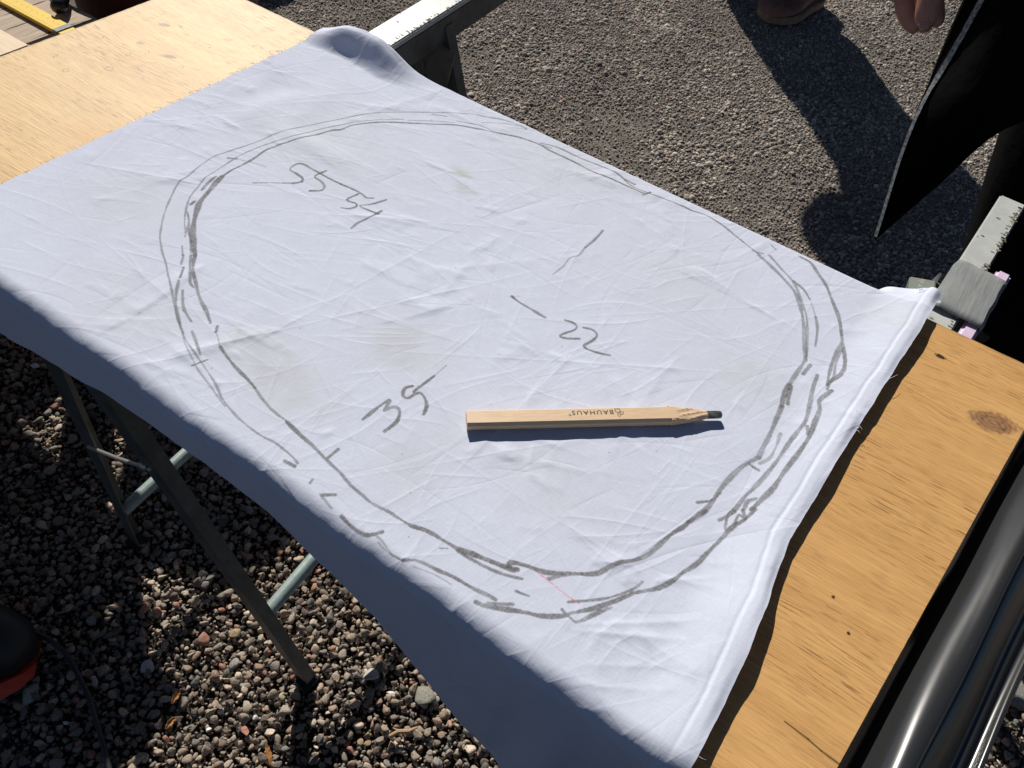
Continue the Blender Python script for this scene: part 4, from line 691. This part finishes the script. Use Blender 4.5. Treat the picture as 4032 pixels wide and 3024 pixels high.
for i, (x0, x1, y0, y1) in enumerate(((-1.183, -1.0, -.25, .575), (-1.372, -1.186, -.25, .690), (-1.560, -1.375, -.25, .70), (-1.748, -1.563, -.25, 1.10), (-1.936, -1.751, -.25, 1.10), (-2.124, -1.939, -.25, 1.10))):  # first plank's hidden end and the three longest planks extended to shade the gravel
    bm = bmesh.new(); box(bm, ((x0 + x1) / 2, (y0 + y1) / 2, BZ - .0125 - .0008 * (i % 2)), (x1 - x0, y1 - y0, .025)); bm_obj('plank', bm, grey, wb, bevel=.002)
for px, py in ((-1.09, -.15), (-1.09, .45), (-1.85, -.15), (-1.85, .65)):
    bm = bmesh.new(); box(bm, (px, py, (BZ - .026) / 2), (.06, .06, BZ - .026)); bm_obj('leg', bm, grey, wb, bevel=.003)
for px in (-1.09, -1.85):
    bm = bmesh.new(); box(bm, (px, .2, BZ - .045), (.05, .84 if px < -1.5 else .74, .036)); bm_obj('bearer', bm, grey, wb)
# yellow straightedge lying a little above the planks
yel = mat('yellow_lacquer', (.88, .60, .05), .6, spec=.25, noise=(20, (.78, .52, .04), .4, .6, (1, 1, 1))); ytape = mat('worn_grey_sleeve', (.2, .21, .19), .6, noise=(90, (.09, .10, .09), .4, .6, (1, 1, 1)))
ry0, ry1, rz = .6155, .6415, BZ + .0058
rul = empty('straightedge', (-1.4, .628, BZ), 'yellow straightedge with dotted holes lying on the weathered planks, casting a dark line of shadow', 'ruler')
bm = bmesh.new(); box(bm, (-1.45, (ry0 + ry1) / 2, rz - .0022), (.53, ry1 - ry0, .0056)); bm_obj('blade', bm, yel, rul, bevel=.0006)
bm = bmesh.new(); box(bm, (-1.1785, (ry0 + ry1) / 2, rz - .002), (.0115, ry1 - ry0 + .0016, .0072)); bm_obj('end_sleeve', bm, ytape, rul, bevel=.0006)
bm = bmesh.new(); box(bm, (-1.152, (ry0 + ry1) / 2, rz - .0024), (.040, ry1 - ry0 - .001, .0052)); bm_obj('blade_end', bm, yel, rul, bevel=.0006)
bm = bmesh.new()
for k in range(34):
    for j, (yy, st) in enumerate(((ry0 + .005, 1), (ry0 + .016, 2))):
        if k % st: continue
        c_ = (-1.192 - k * .0062, yy, rz + .0008); vs = [bm.verts.new((c_[0] + .0009 * math.cos(a * math.pi / 4), c_[1] + .0009 * math.sin(a * math.pi / 4), c_[2])) for a in range(8)]; bm.faces.new(vs)
o = bm_obj('index_dots', bm, mat('dark_ochre', (.35, .2, .02), .6), rul); o['kind'] = 'stuff'
blk = mat('black_rubber_grip', (.012, .012, .013), .28); 
bm = bmesh.new(); tube(bm, [(-1.2185, .6505, BZ + .012), (-1.2200, .6520, BZ + .012), (-1.2225, .6545, BZ + .013), (-1.229, .662, BZ + .014), (-1.240, .674, BZ + .015), (-1.255, .688, BZ + .017), (-1.285, .70, BZ + .018), (-1.34, .715, BZ + .016)], [.002, .0078, .0108, .0120, .0108, .0095, .011, .010], 16)
tag(bm_obj('tool_handle', bm, blk, None, True), 'shiny black rounded tool handle lying on the weathered planks beside the yellow straightedge', 'tool')
# dark red tub next to the bench
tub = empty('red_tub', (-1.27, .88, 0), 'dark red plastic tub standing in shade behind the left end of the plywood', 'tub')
bm = bmesh.new(); N = 40; prof_ = [(.130, .004), (.142, .30), (.152, .545), (.157, .552), (.157, .560), (.150, .560), (.142, .545), (.130, .30), (.118, .03), (0.001, .03)]; rg = []
for r_, z_ in prof_: rg.append([bm.verts.new((-1.27 + r_ * math.cos(2 * math.pi * k / N), .88 + r_ * math.sin(2 * math.pi * k / N), z_)) for k in range(N)])
for a, b in zip(rg, rg[1:]):
    for k in range(N): bm.faces.new((a[k], a[(k + 1) % N], b[(k + 1) % N], b[k]))
bm_obj('shell', bm, mat('dark_red_plastic', (.06, .012, .010), .5), tub, True)
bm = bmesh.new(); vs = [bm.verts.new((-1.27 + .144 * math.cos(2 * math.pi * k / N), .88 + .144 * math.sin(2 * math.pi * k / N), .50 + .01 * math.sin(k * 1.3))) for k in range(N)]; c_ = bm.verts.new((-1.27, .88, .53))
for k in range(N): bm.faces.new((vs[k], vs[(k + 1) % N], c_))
bm_obj('tub_shade', bm, mat('tub_shade_black', (.010, .009, .009), .9, bump=(30, .6, .01)), tub, True)  # black sheet standing in for the shade inside the tub
gb = empty('green_tray', (-2.085, 1.74, 0), 'dark green plastic tray lying on the ground behind the far corner of the plywood', 'tray')
gm_ = mat('dark_green_plastic', (.006, .035, .028), .5)
bm = bmesh.new(); box(bm, (-2.085, 1.74, .036), (.30, .26, .064)); bm_obj('tray_body', bm, gm_, gb, bevel=.012, seg=3)
bm = bmesh.new(); box(bm, (-2.085, 1.74, .076), (.32, .28, .014)); bm_obj('tray_rim', bm, gm_, gb, bevel=.008)

# power tool with its cable, in the shade under the table
pt = empty('power_tool', (-.78, .04, 0), 'black power tool with an orange red stripe lying in shade at lower left', 'power tool')
bm = bmesh.new(); tube(bm, [(-.98, -.095, .075), (-.93, -.07, .078), (-.85, -.033, .075), (-.785, .005, .070), (-.73, .040, .060), (-.70, .060, .050), (-.686, .068, .045)], [.03, .062, .068, .062, .050, .034, .010], 22)
bm_obj('housing', bm, mat('black_tool_plastic', (.014, .014, .016), .5), pt, True)
bm = bmesh.new()
P0 = [(-.79, -.10, .042), (-.745, -.073, .044), (-.705, -.038, .044), (-.682, .000, .042), (-.672, .036, .039), (-.672, .056, .038)]; W0 = [.012, .013, .011, .009, .005, .0015]
for a, b in zip(range(5), range(1, 6)):
    v = []
    for i in (a, b):
        p = Vector(P0[i]); v.append((bm.verts.new(p + Vector((-.004, .004, W0[i]))), bm.verts.new(p + Vector((.006, -.006, -W0[i]))), bm.verts.new(p + Vector((-.030, .030, -W0[i])))))
    for k in range(3): bm.faces.new((v[0][k], v[0][(k + 1) % 3], v[1][(k + 1) % 3], v[1][k]))
bmesh.ops.remove_doubles(bm, verts=bm.verts, dist=.0001); bm_obj('red_stripe', bm, mat('orange_red_rubber', (.62, .05, .015), .5), pt)
bm = bmesh.new(); tube(bm, spline([(-.72, .082, .045), (-.690, .090, .036), (-.662, .091, .022), (-.627, .082, .019), (-.596, .073, .018), (-.565, .060, .019), (-.535, .047, .020), (-.500, .030, .018), (-.455, .000, .016), (-.43, -.06, .015)], 5), .0036, 10); bm_obj('cable', bm, mat('cable_rubber', (.03, .03, .032), .35), pt, True)

# ------------------------------------------------------------------ people
def skin_mat(name, c): 
    m = mat(name, c, .5, noise=(60, (c[0] * .85, c[1] * .72, c[2] * .68), .4, .65, (1, 1, 1)), bump=(260, .25, .0006)); m.node_tree.nodes['Principled BSDF'].inputs['Subsurface Weight'].default_value = .15; m.node_tree.nodes['Principled BSDF'].inputs['Subsurface Scale'].default_value = .004; return m
skinm = skin_mat('skin', (.42, .21, .15))
def skin_mesh(name, nodes, edges, m, parent, root=0, sub=2):
    names = list(nodes); me = D.meshes.new(name); me.from_pydata([nodes[k][0] for k in names], [(names.index(a), names.index(b)) for a, b in edges], []); o = D.objects.new(name, me); C.objects.link(o)
    md = o.modifiers.new('s', 'SKIN'); md.use_smooth_shade = True; md.branch_smoothing = .4
    for i, k in enumerate(names):
        r_ = nodes[k][1]; me.skin_vertices[0].data[i].radius = r_ if hasattr(r_, '__len__') else (r_, r_); me.skin_vertices[0].data[i].use_root = (i == root)
    s_ = o.modifiers.new('u', 'SUBSURF'); s_.levels = sub; s_.render_levels = sub
    bpy.context.view_layer.update(); dg = bpy.context.evaluated_depsgraph_get(); me2 = D.meshes.new_from_object(o.evaluated_get(dg)); D.objects.remove(o); D.meshes.remove(me); me2.name = name
    return link(name, me2, m, parent, True)
def join_into(o, others):                    # merge meshes into one continuous figure
    bm = bmesh.new(); bm.from_mesh(o.data)
    for q in others:
        bm.from_mesh(q.data); me = q.data; D.objects.remove(q); D.meshes.remove(me)
    bm.to_mesh(o.data); bm.free(); o.data.polygons.foreach_set('use_smooth', [True] * len(o.data.polygons)); return o
def V3(*a): return Vector(a)
def hand_nodes(wr, dirn, palm_n, thumb_side, curl, scale=1.0):
    """palm, four fingers and thumb as skin chains; dirn: wrist to knuckles, palm_n: out of the palm, thumb_side: towards the thumb"""
    d, n, t = dirn.normalized(), palm_n.normalized(), thumb_side.normalized(); nd = {}; ed = []
    nd['w'] = (wr, (.027 * scale, .020 * scale)); nd['p1'] = (wr + d * .035 * scale, (.034 * scale, .016 * scale)); nd['p2'] = (wr + d * .075 * scale, (.036 * scale, .015 * scale)); ed += [('w', 'p1'), ('p1', 'p2')]
    chains = []
    for i, (off, L, r_) in enumerate(((.030, .074, .0093), (.010, .082, .0096), (-.010, .077, .0092), (-.028, .062, .0080))):
        base = wr + (d * (.083 - .003 * abs(i - 1)) + t * off) * scale; pts_ = [wr + (d * .045 + t * off * .8) * scale, base]; a = 0; p = base
        for seg_, f in ((.46, .55), (.30, 1.0), (.24, .7)):
            a += curl * f; p = p + (d * math.cos(a) + n * math.sin(a)) * L * seg_ * scale; pts_.append(p)
        chains.append((pts_, [r_ * 1.1, r_ * 1.12, r_ * 1.05, r_ * .98, r_ * .82]))
    b = wr + (d * .022 + t * .026 + n * .006) * scale; tp = [b - t * .012 * scale, b, b + (d * .036 + t * .014 + n * .014) * scale, b + (d * .068 + t * .008 + n * .026) * scale, b + (d * .096 - t * .001 + n * .030) * scale]
    chains.append((tp, [.014, .0145, .0125, .0118, .0092])); return nd, ed, chains
def person_fig(name, label, J, cloth_c, trouser_c, shoe_c, hair_c, loc):
    root = empty(name, loc, label, 'person')
    n = {'pel': (J['pel'], (.15, .11)), 'wai': ((J['pel'] * .5 + J['che'] * .5), (.135, .10)), 'che': (J['che'], (.165, .115)), 'nek0': (J['nek'] - (J['nek'] - J['che']) * .25, (.075, .065)), 'nek': (J['nek'], (.055, .055)), 'jaw': (J['nek'] * .45 + J['hea'] * .55, (.066, .078)), 'hea': (J['hea'], (.077, .092)), 'cro': (J['hea'] + (J['hea'] - J['nek']).normalized() * .065, (.055, .065))}
    e = [('pel', 'wai'), ('wai', 'che'), ('che', 'nek0'), ('nek0', 'nek'), ('nek', 'jaw'), ('jaw', 'hea'), ('hea', 'cro')]
    for s_ in 'LR':
        n['sh' + s_] = (J['sh' + s_], .062); n['el' + s_] = (J['el' + s_], .042); n['wr' + s_] = (J['wr' + s_], (.028, .022)); n['fa' + s_] = (J['el' + s_] * .7 + J['wr' + s_] * .3, .041)
        e += [('che', 'sh' + s_), ('sh' + s_, 'el' + s_), ('el' + s_, 'fa' + s_), ('fa' + s_, 'wr' + s_)]
        n['hi' + s_] = (J['hi' + s_], .092); n['kn' + s_] = (J['kn' + s_], .058); n['ca' + s_] = (J['kn' + s_] * .65 + J['an' + s_] * .35, .056); n['an' + s_] = (J['an' + s_], .038)
        e += [('pel', 'hi' + s_), ('hi' + s_, 'kn' + s_), ('kn' + s_, 'ca' + s_), ('ca' + s_, 'an' + s_)]
    body = skin_mesh('body', n, e, skinm, None, 0, 1); extra = []
    for s_ in 'LR':
        h_ = J['hand' + s_]
        if h_ == 'hanging':
            nd = {'w': (J['wr' + s_], (.030, .024)), 'p1': (V3(-.168, 1.118, .832), (.036, .026)), 'p2': (V3(-.160, 1.112, .806), (.036, .024))}; ed = [('w', 'p1'), ('p1', 'p2')]; ch = HANGING
        else: nd, ed, ch = hand_nodes(J['wr' + s_], *h_); extra.append(skin_mesh('palm', nd, ed, skinm, None, 0, 2))
        for pts_, rs in ch: extra.append(skin_mesh('finger', {str(i): (p, r_) for i, (p, r_) in enumerate(zip(pts_, rs))}, [(str(i), str(i + 1)) for i in range(len(pts_) - 1)], skinm, None, 0, 2))
    f = J['face'].normalized(); upv = (J['hea'] - J['nek']).normalized(); f = (f - upv * f.dot(upv)).normalized(); sd_ = f.cross(upv)
    for p, r_ in ((J['hea'] + f * .098 - upv * .01, .013), (J['hea'] + f * .088 + upv * .012, .009), (J['hea'] + sd_ * .082, .017), (J['hea'] - sd_ * .082, .017), (J['hea'] + f * .083 - upv * .045, .011)):
        bm = bmesh.new(); bmesh.ops.create_uvsphere(bm, u_segments=10, v_segments=8, radius=r_, matrix=Matrix.Translation(p)); extra.append(bm_obj('bit', bm, skinm, None, True))
    body = join_into(body, extra); body.parent = root; body.matrix_parent_inverse = Matrix.Translation(-root.location)
    for s_ in (-1, 1):
        bm = bmesh.new(); bmesh.ops.create_uvsphere(bm, u_segments=10, v_segments=8, radius=.011, matrix=Matrix.Translation(J['hea'] + f * .083 + sd_ * .03 * s_ + upv * .012)); bm_obj('eye', bm, mat('eye_white', (.7, .7, .68), .2) if not D.materials.get('eye_white') else D.materials['eye_white'], root, True)
    bm = bmesh.new(); bmesh.ops.create_uvsphere(bm, u_segments=20, v_segments=12, radius=.098, matrix=Matrix.Translation(J['hea'] - f * .018 + upv * .030)); bm_obj('hair', bm, mat(name + '_hair', hair_c, .8, bump=(60, .8, .01)), root, True)
    tn = {'pel': (J['pel'], (.17, .125)), 'wai': (J['pel'] * .7 + J['che'] * .3, (.155, .12))}; te = [('pel', 'wai')]
    for s_ in 'LR':
        wf = J.get('wide', 1); tn['hi' + s_] = (J['hi' + s_], .108 * wf); tn['kn' + s_] = (J['kn' + s_], .085 * wf); tn['mi' + s_] = (J['kn' + s_] * .45 + J['an' + s_] * .55, .078 * wf); tn['an' + s_] = (J['an' + s_] + V3(0, 0, -.01), .068 * wf); te += [('pel', 'hi' + s_), ('hi' + s_, 'kn' + s_), ('kn' + s_, 'mi' + s_), ('mi' + s_, 'an' + s_)]
    tm_ = mat(name + '_trousers', trouser_c, .95, spec=.08, bump=(35, .5, .004)); skin_mesh('trousers', tn, te, tm_, root, 0, 2)
    jw = J.get('bulk', 1); jn = {'pel': (J['pel'] * .6 + J['che'] * .4, (.165 * jw, .13 * jw)), 'che': (J['che'], (.185 * jw, .135 * jw)), 'nek': (J['nek'] - (J['nek'] - J['che']) * .2, (.085, .08))}; je = [('pel', 'che'), ('che', 'nek')]
    if jw > 1: jn['hem'] = (J['pel'] + V3(-.15, -.17, .03), (.17, .15)); je.append(('pel', 'hem'))  # unseen lump added to the jacket so its cast shadow fills out
    for s_ in 'LR':
        jn['sh' + s_] = (J['sh' + s_], .078 * jw); jn['el' + s_] = (J['el' + s_], .060 * jw); jn['cu' + s_] = (J['wr' + s_] * .85 + J['el' + s_] * .15, .044 * jw); je += [('che', 'sh' + s_), ('sh' + s_, 'el' + s_), ('el' + s_, 'cu' + s_)]
    jm = mat(name + '_jacket', cloth_c, .95, spec=.08, bump=(40, .4, .004)); skin_mesh('jacket', jn, je, jm, root, 0, 2)
    return root, jm
# person in the long black coat, right of the table, bending forward, facing left
J1 = dict(pel=V3(.19, 1.32, .93), che=V3(.10, 1.29, 1.32), nek=V3(.0, 1.27, 1.52), hea=V3(-.07, 1.25, 1.66), face=V3(-.7, -.4, -.5),
          shL=V3(.08, 1.11, 1.40), elL=V3(-.03, 1.08, 1.13), wrL=V3(-.168, 1.137, .862), shR=V3(.10, 1.47, 1.38), elR=V3(.02, 1.58, 1.12), wrR=V3(-.10, 1.54, .95),
          hiL=V3(.060, 1.25, .86), knL=V3(.150, 1.22, .46), anL=V3(.19, 1.26, .09), hiR=V3(.22, 1.42, .86), knR=V3(.36, 1.45, .48), anR=V3(.45, 1.48, .09), wide=1.3,
          handL='hanging', handR=(V3(-.2, -.2, -.9), V3(.3, .9, 0), V3(-1, 0, 0), .4))
HANGING = [
    ([V3(-0.1416, 1.0716, 0.8125), V3(-0.1323, 1.0573, 0.7971), V3(-0.1267, 1.0479, 0.7826), V3(-0.1211, 1.0377, 0.7671), V3(-0.1164, 1.0329, 0.7525)], [0.0165, 0.0155, 0.0138, 0.013, 0.0105]),
    ([V3(-0.1764, 1.1051, 0.8007), V3(-0.1704, 1.0941, 0.7798), V3(-0.1581, 1.0831, 0.7579), V3(-0.1442, 1.0787, 0.7406), V3(-0.1243, 1.0685, 0.7355)], [0.014, 0.0125, 0.0115, 0.0112, 0.0092]),
    ([V3(-0.1699, 1.1262, 0.7971), V3(-0.1572, 1.1206, 0.7738), V3(-0.1428, 1.1147, 0.7505), V3(-0.1301, 1.1058, 0.7365), V3(-0.1194, 1.089, 0.7313)], [0.013, 0.012, 0.0115, 0.011, 0.0095]),
    ([V3(-0.1619, 1.1377, 0.7965), V3(-0.1469, 1.1334, 0.7761), V3(-0.1287, 1.1273, 0.7513), V3(-0.1175, 1.1185, 0.7379), V3(-0.1116, 1.1017, 0.7343)], [0.0125, 0.0115, 0.0105, 0.01, 0.0088]),
    ([V3(-0.1543, 1.1449, 0.7995), V3(-0.1364, 1.1411, 0.7798), V3(-0.1197, 1.1333, 0.766), V3(-0.1118, 1.1224, 0.7627)], [0.012, 0.0105, 0.0098, 0.0085])]
per1, coatm = person_fig('person', 'person in a long black coat with grey zip edge, one bare hand hanging down', J1, (.0035, .0035, .0042), (.0025, .0025, .003), (.02, .02, .02), (.03, .02, .015), (.2, 1.34, 0))
bm = bmesh.new(); bmesh.ops.create_uvsphere(bm, u_segments=14, v_segments=8, radius=1, matrix=Matrix.Translation(V3(-.1168, 1.0265, .7605)) @ Vector((.08, -.70, .70)).to_track_quat('Z', 'Y').to_matrix().to_4x4() @ Matrix.Diagonal((.0058, .0080, .0020, 1)))
bm_obj('thumbnail', bm, mat('fingernail', (.40, .22, .17), .35), per1, True)
# the open coat: columns from the left zip edge round the back to the right one
cols = [[(-.09, 1.13, 1.50), (-.110, 1.160, 1.20), (-.101, 1.150, .765), (-.0815, 1.0865, .632), (-.0515, 1.0158, .504)],
        [(-.05, 1.12, 1.50), (-.075, 1.15, 1.20), (-.078, 1.137, .765), (-.079, 1.083, .632), (-.051, 1.015, .504)],
        [(.02, 1.08, 1.50), (-.01, 1.09, 1.15), (-.03, 1.10, .80), (-.03, 1.07, .66), (-.024, 1.055, .570)],
        [(.08, 1.05, 1.48), (.04, 1.06, 1.10), (.03, 1.09, .82), (.02, 1.09, .71), (.012, 1.10, .654)],
        [(.18, 1.04, 1.45), (.14, 1.07, 1.1), (.12, 1.11, .84), (.10, 1.14, .74), (.09, 1.158, .68)],
        [(.30, 1.10, 1.42), (.30, 1.14, 1.1), (.28, 1.18, .88), (.26, 1.2, .78), (.25, 1.22, .70)],
        [(.34, 1.30, 1.42), (.40, 1.33, 1.12), (.40, 1.35, .9), (.40, 1.36, .8), (.40, 1.36, .70)],
        [(.25, 1.47, 1.42), (.28, 1.52, 1.1), (.28, 1.55, .9), (.28, 1.55, .8), (.26, 1.57, .7)],
        [(.08, 1.48, 1.45), (.05, 1.52, 1.1), (.04, 1.5, .86), (.04, 1.5, .78), (.04, 1.5, .7)],
        [(-.03, 1.30, 1.5), (-.06, 1.36, 1.15), (-.06, 1.40, .86), (-.06, 1.40, .75), (-.04, 1.4, .64)]]
rows = [spline(c_, 6) for c_ in cols]; grid = []
for k in range(len(rows[0])): grid.append(spline([r_[k] for r_ in rows], 5))
gr = np.array(grid); nr, nc = gr.shape[:2]; I = np.arange(nr * nc).reshape(nr, nc)
o = link('coat', np_mesh('coat', gr.reshape(-1, 3), np.stack([I[:-1, :-1], I[1:, :-1], I[1:, 1:], I[:-1, 1:]], -1).reshape(-1, 4)), coatm, per1, True); m_ = o.modifiers.new('t', 'SOLIDIFY'); m_.thickness = .003; m_.offset = 1
zp = [Vector(p) for p in rows[1]]; bm = bmesh.new(); vs = []
for i, p in enumerate(zp): wz = .0042 if i < len(zp) * .62 else .0022; vs.append([bm.verts.new(p + Vector((-.0055 - wz * .4, -.003, 0))), bm.verts.new(p + Vector((wz * .6 - .0035, -.006, 0))), bm.verts.new(p + Vector((wz * .6 - .0035, .001, 0))), bm.verts.new(p + Vector((-.0055 - wz * .4, .001, 0)))])
for a, b in zip(vs, vs[1:]):
    for k in range(4): bm.faces.new((a[k], a[(k + 1) % 4], b[(k + 1) % 4], b[k]))
bm_obj('zip_edge', bm, mat('grey_zip_tape', (.42, .44, .44), .6, noise=(300, (.12, .13, .13), .45, .6, (1, 1, 1))), per1, True)
def boot(name, toe, direction, par, m, sole_m, L=.29, W=.105):
    d = Vector((direction[0], direction[1], 0)).normalized(); s_ = Vector((-d[1], d[0], 0)); heel = Vector(toe) - d * L
    secs = ((0.0, .60, .052, .13), (.06, .72, .060, .135), (.2, .78, .064, .14), (.34, .76, .062, .135), (.46, .80, .062, .105), (.58, .90, .058, .082), (.72, 1.0, .054, .068), (.86, .96, .050, .062), (.95, .78, .044, .052), (1.0, .42, .036, .036))
    bm = bmesh.new(); rg = []
    for t, wf, zc, top in secs:
        ring = []; hw = W / 2 * wf
        for k in range(20):
            a = 2 * math.pi * k / 20; ca, sa = math.cos(a), math.sin(a); sq = .72
            xx = math.copysign(abs(ca) ** sq, ca) * hw * (1 - .25 * max(0, sa)); zz = .026 + (top - .026) * (.5 + .5 * math.copysign(abs(sa) ** sq, sa)); ring.append(bm.verts.new(heel + d * (L * t) + s_ * xx + Vector((0, 0, zz))))
        rg.append(ring)
    for a, b in zip(rg, rg[1:]):
        for k in range(20): bm.faces.new((a[k], a[(k + 1) % 20], b[(k + 1) % 20], b[k]))
    bm.faces.new(rg[0][::-1]); bm.faces.new(rg[-1]); up_ = bm_obj('boot', bm, m, par, True)
    md = up_.modifiers.new('u', 'SUBSURF'); md.levels = 1; md.render_levels = 2
    bm = bmesh.new(); out = []; n = 36
    for k in range(n):
        a = 2 * math.pi * k / n; t = .5 + .5 * math.cos(a) * 1.03; wf = float(np.interp(t, [q[0] for q in secs], [q[1] for q in secs])); hw = (W / 2 * max(wf, .3) + .004) * min(1, abs(math.sin(a)) ** .42 * 1.02); out.append(heel + d * (L * t) + s_ * (math.copysign(hw, math.sin(a)) if abs(math.sin(a)) > 1e-6 else 0))
    lo = [bm.verts.new(p + Vector((0, 0, .006))) for p in out]; hi = [bm.verts.new(p + Vector((0, 0, .030))) for p in out]
    for k in range(n): bm.faces.new((lo[k], lo[(k + 1) % n], hi[(k + 1) % n], hi[k]))
    bm.faces.new(lo[::-1]); bm.faces.new(hi); bm_obj('boot_sole', bm, sole_m, par, bevel=.003)
bl_ = mat('black_boot_leather', (.012, .012, .012), .4); bs_ = mat('black_boot_sole', (.02, .02, .02), .8)
boot('b', (.06, 1.22, 0), (-.95, -.3), per1, bl_, bs_); boot('b', (.30, 1.45, 0), (-.95, -.2), per1, bl_, bs_)
# person whose tan boot shows at the top
J2 = dict(pel=V3(-1.02, 2.92, .93), che=V3(-.98, 2.78, 1.33), nek=V3(-.97, 2.74, 1.54), hea=V3(-.96, 2.68, 1.68), face=V3(.4, -.8, -.5),
          shL=V3(-.77, 2.76, 1.42), elL=V3(-.70, 2.80, 1.14), wrL=V3(-.78, 2.62, .98), shR=V3(-1.20, 2.80, 1.42), elR=V3(-1.25, 2.62, 1.07), wrR=V3(-1.12, 2.77, .93),
          hiL=V3(-.92, 2.90, .87), knL=V3(-.80, 2.80, .48), anL=V3(-.70, 2.86, .10), hiR=V3(-1.06, 2.90, .87), knR=V3(-.98, 2.82, .48), anR=V3(-1.02, 2.93, .10), bulk=1.45, wide=1.35,
          handL=(V3(-.5, -.5, -.6), V3(-.6, .7, 0), V3(.2, -.5, .8), .5), handR=(V3(.5, -.5, -.6), V3(.6, .7, 0), V3(-.2, -.5, .8), .5))
per2, _ = person_fig('person', 'person whose brown leather boot with tan sole shows at the top edge', J2, (.04, .05, .07), (.03, .04, .06), (.1, .06, .04), (.08, .05, .03), (-.95, 2.9, 0))
tan = mat('brown_boot_leather', (.24, .13, .09), .62, noise=(22, (.16, .08, .055), .4, .6, (1, 1, 1)), bump=(60, .3, .002)); sole = mat('tan_boot_sole', (.36, .24, .15), .75, noise=(50, (.26, .17, .11), .4, .6, (1, 1, 1)))
boot('b', (-.752, 2.655, 0), (-.22, -1), per2, tan, sole, .30, .138); boot('b', (-1.05, 2.76, 0), (-.2, -1), per2, tan, sole, .30, .115)
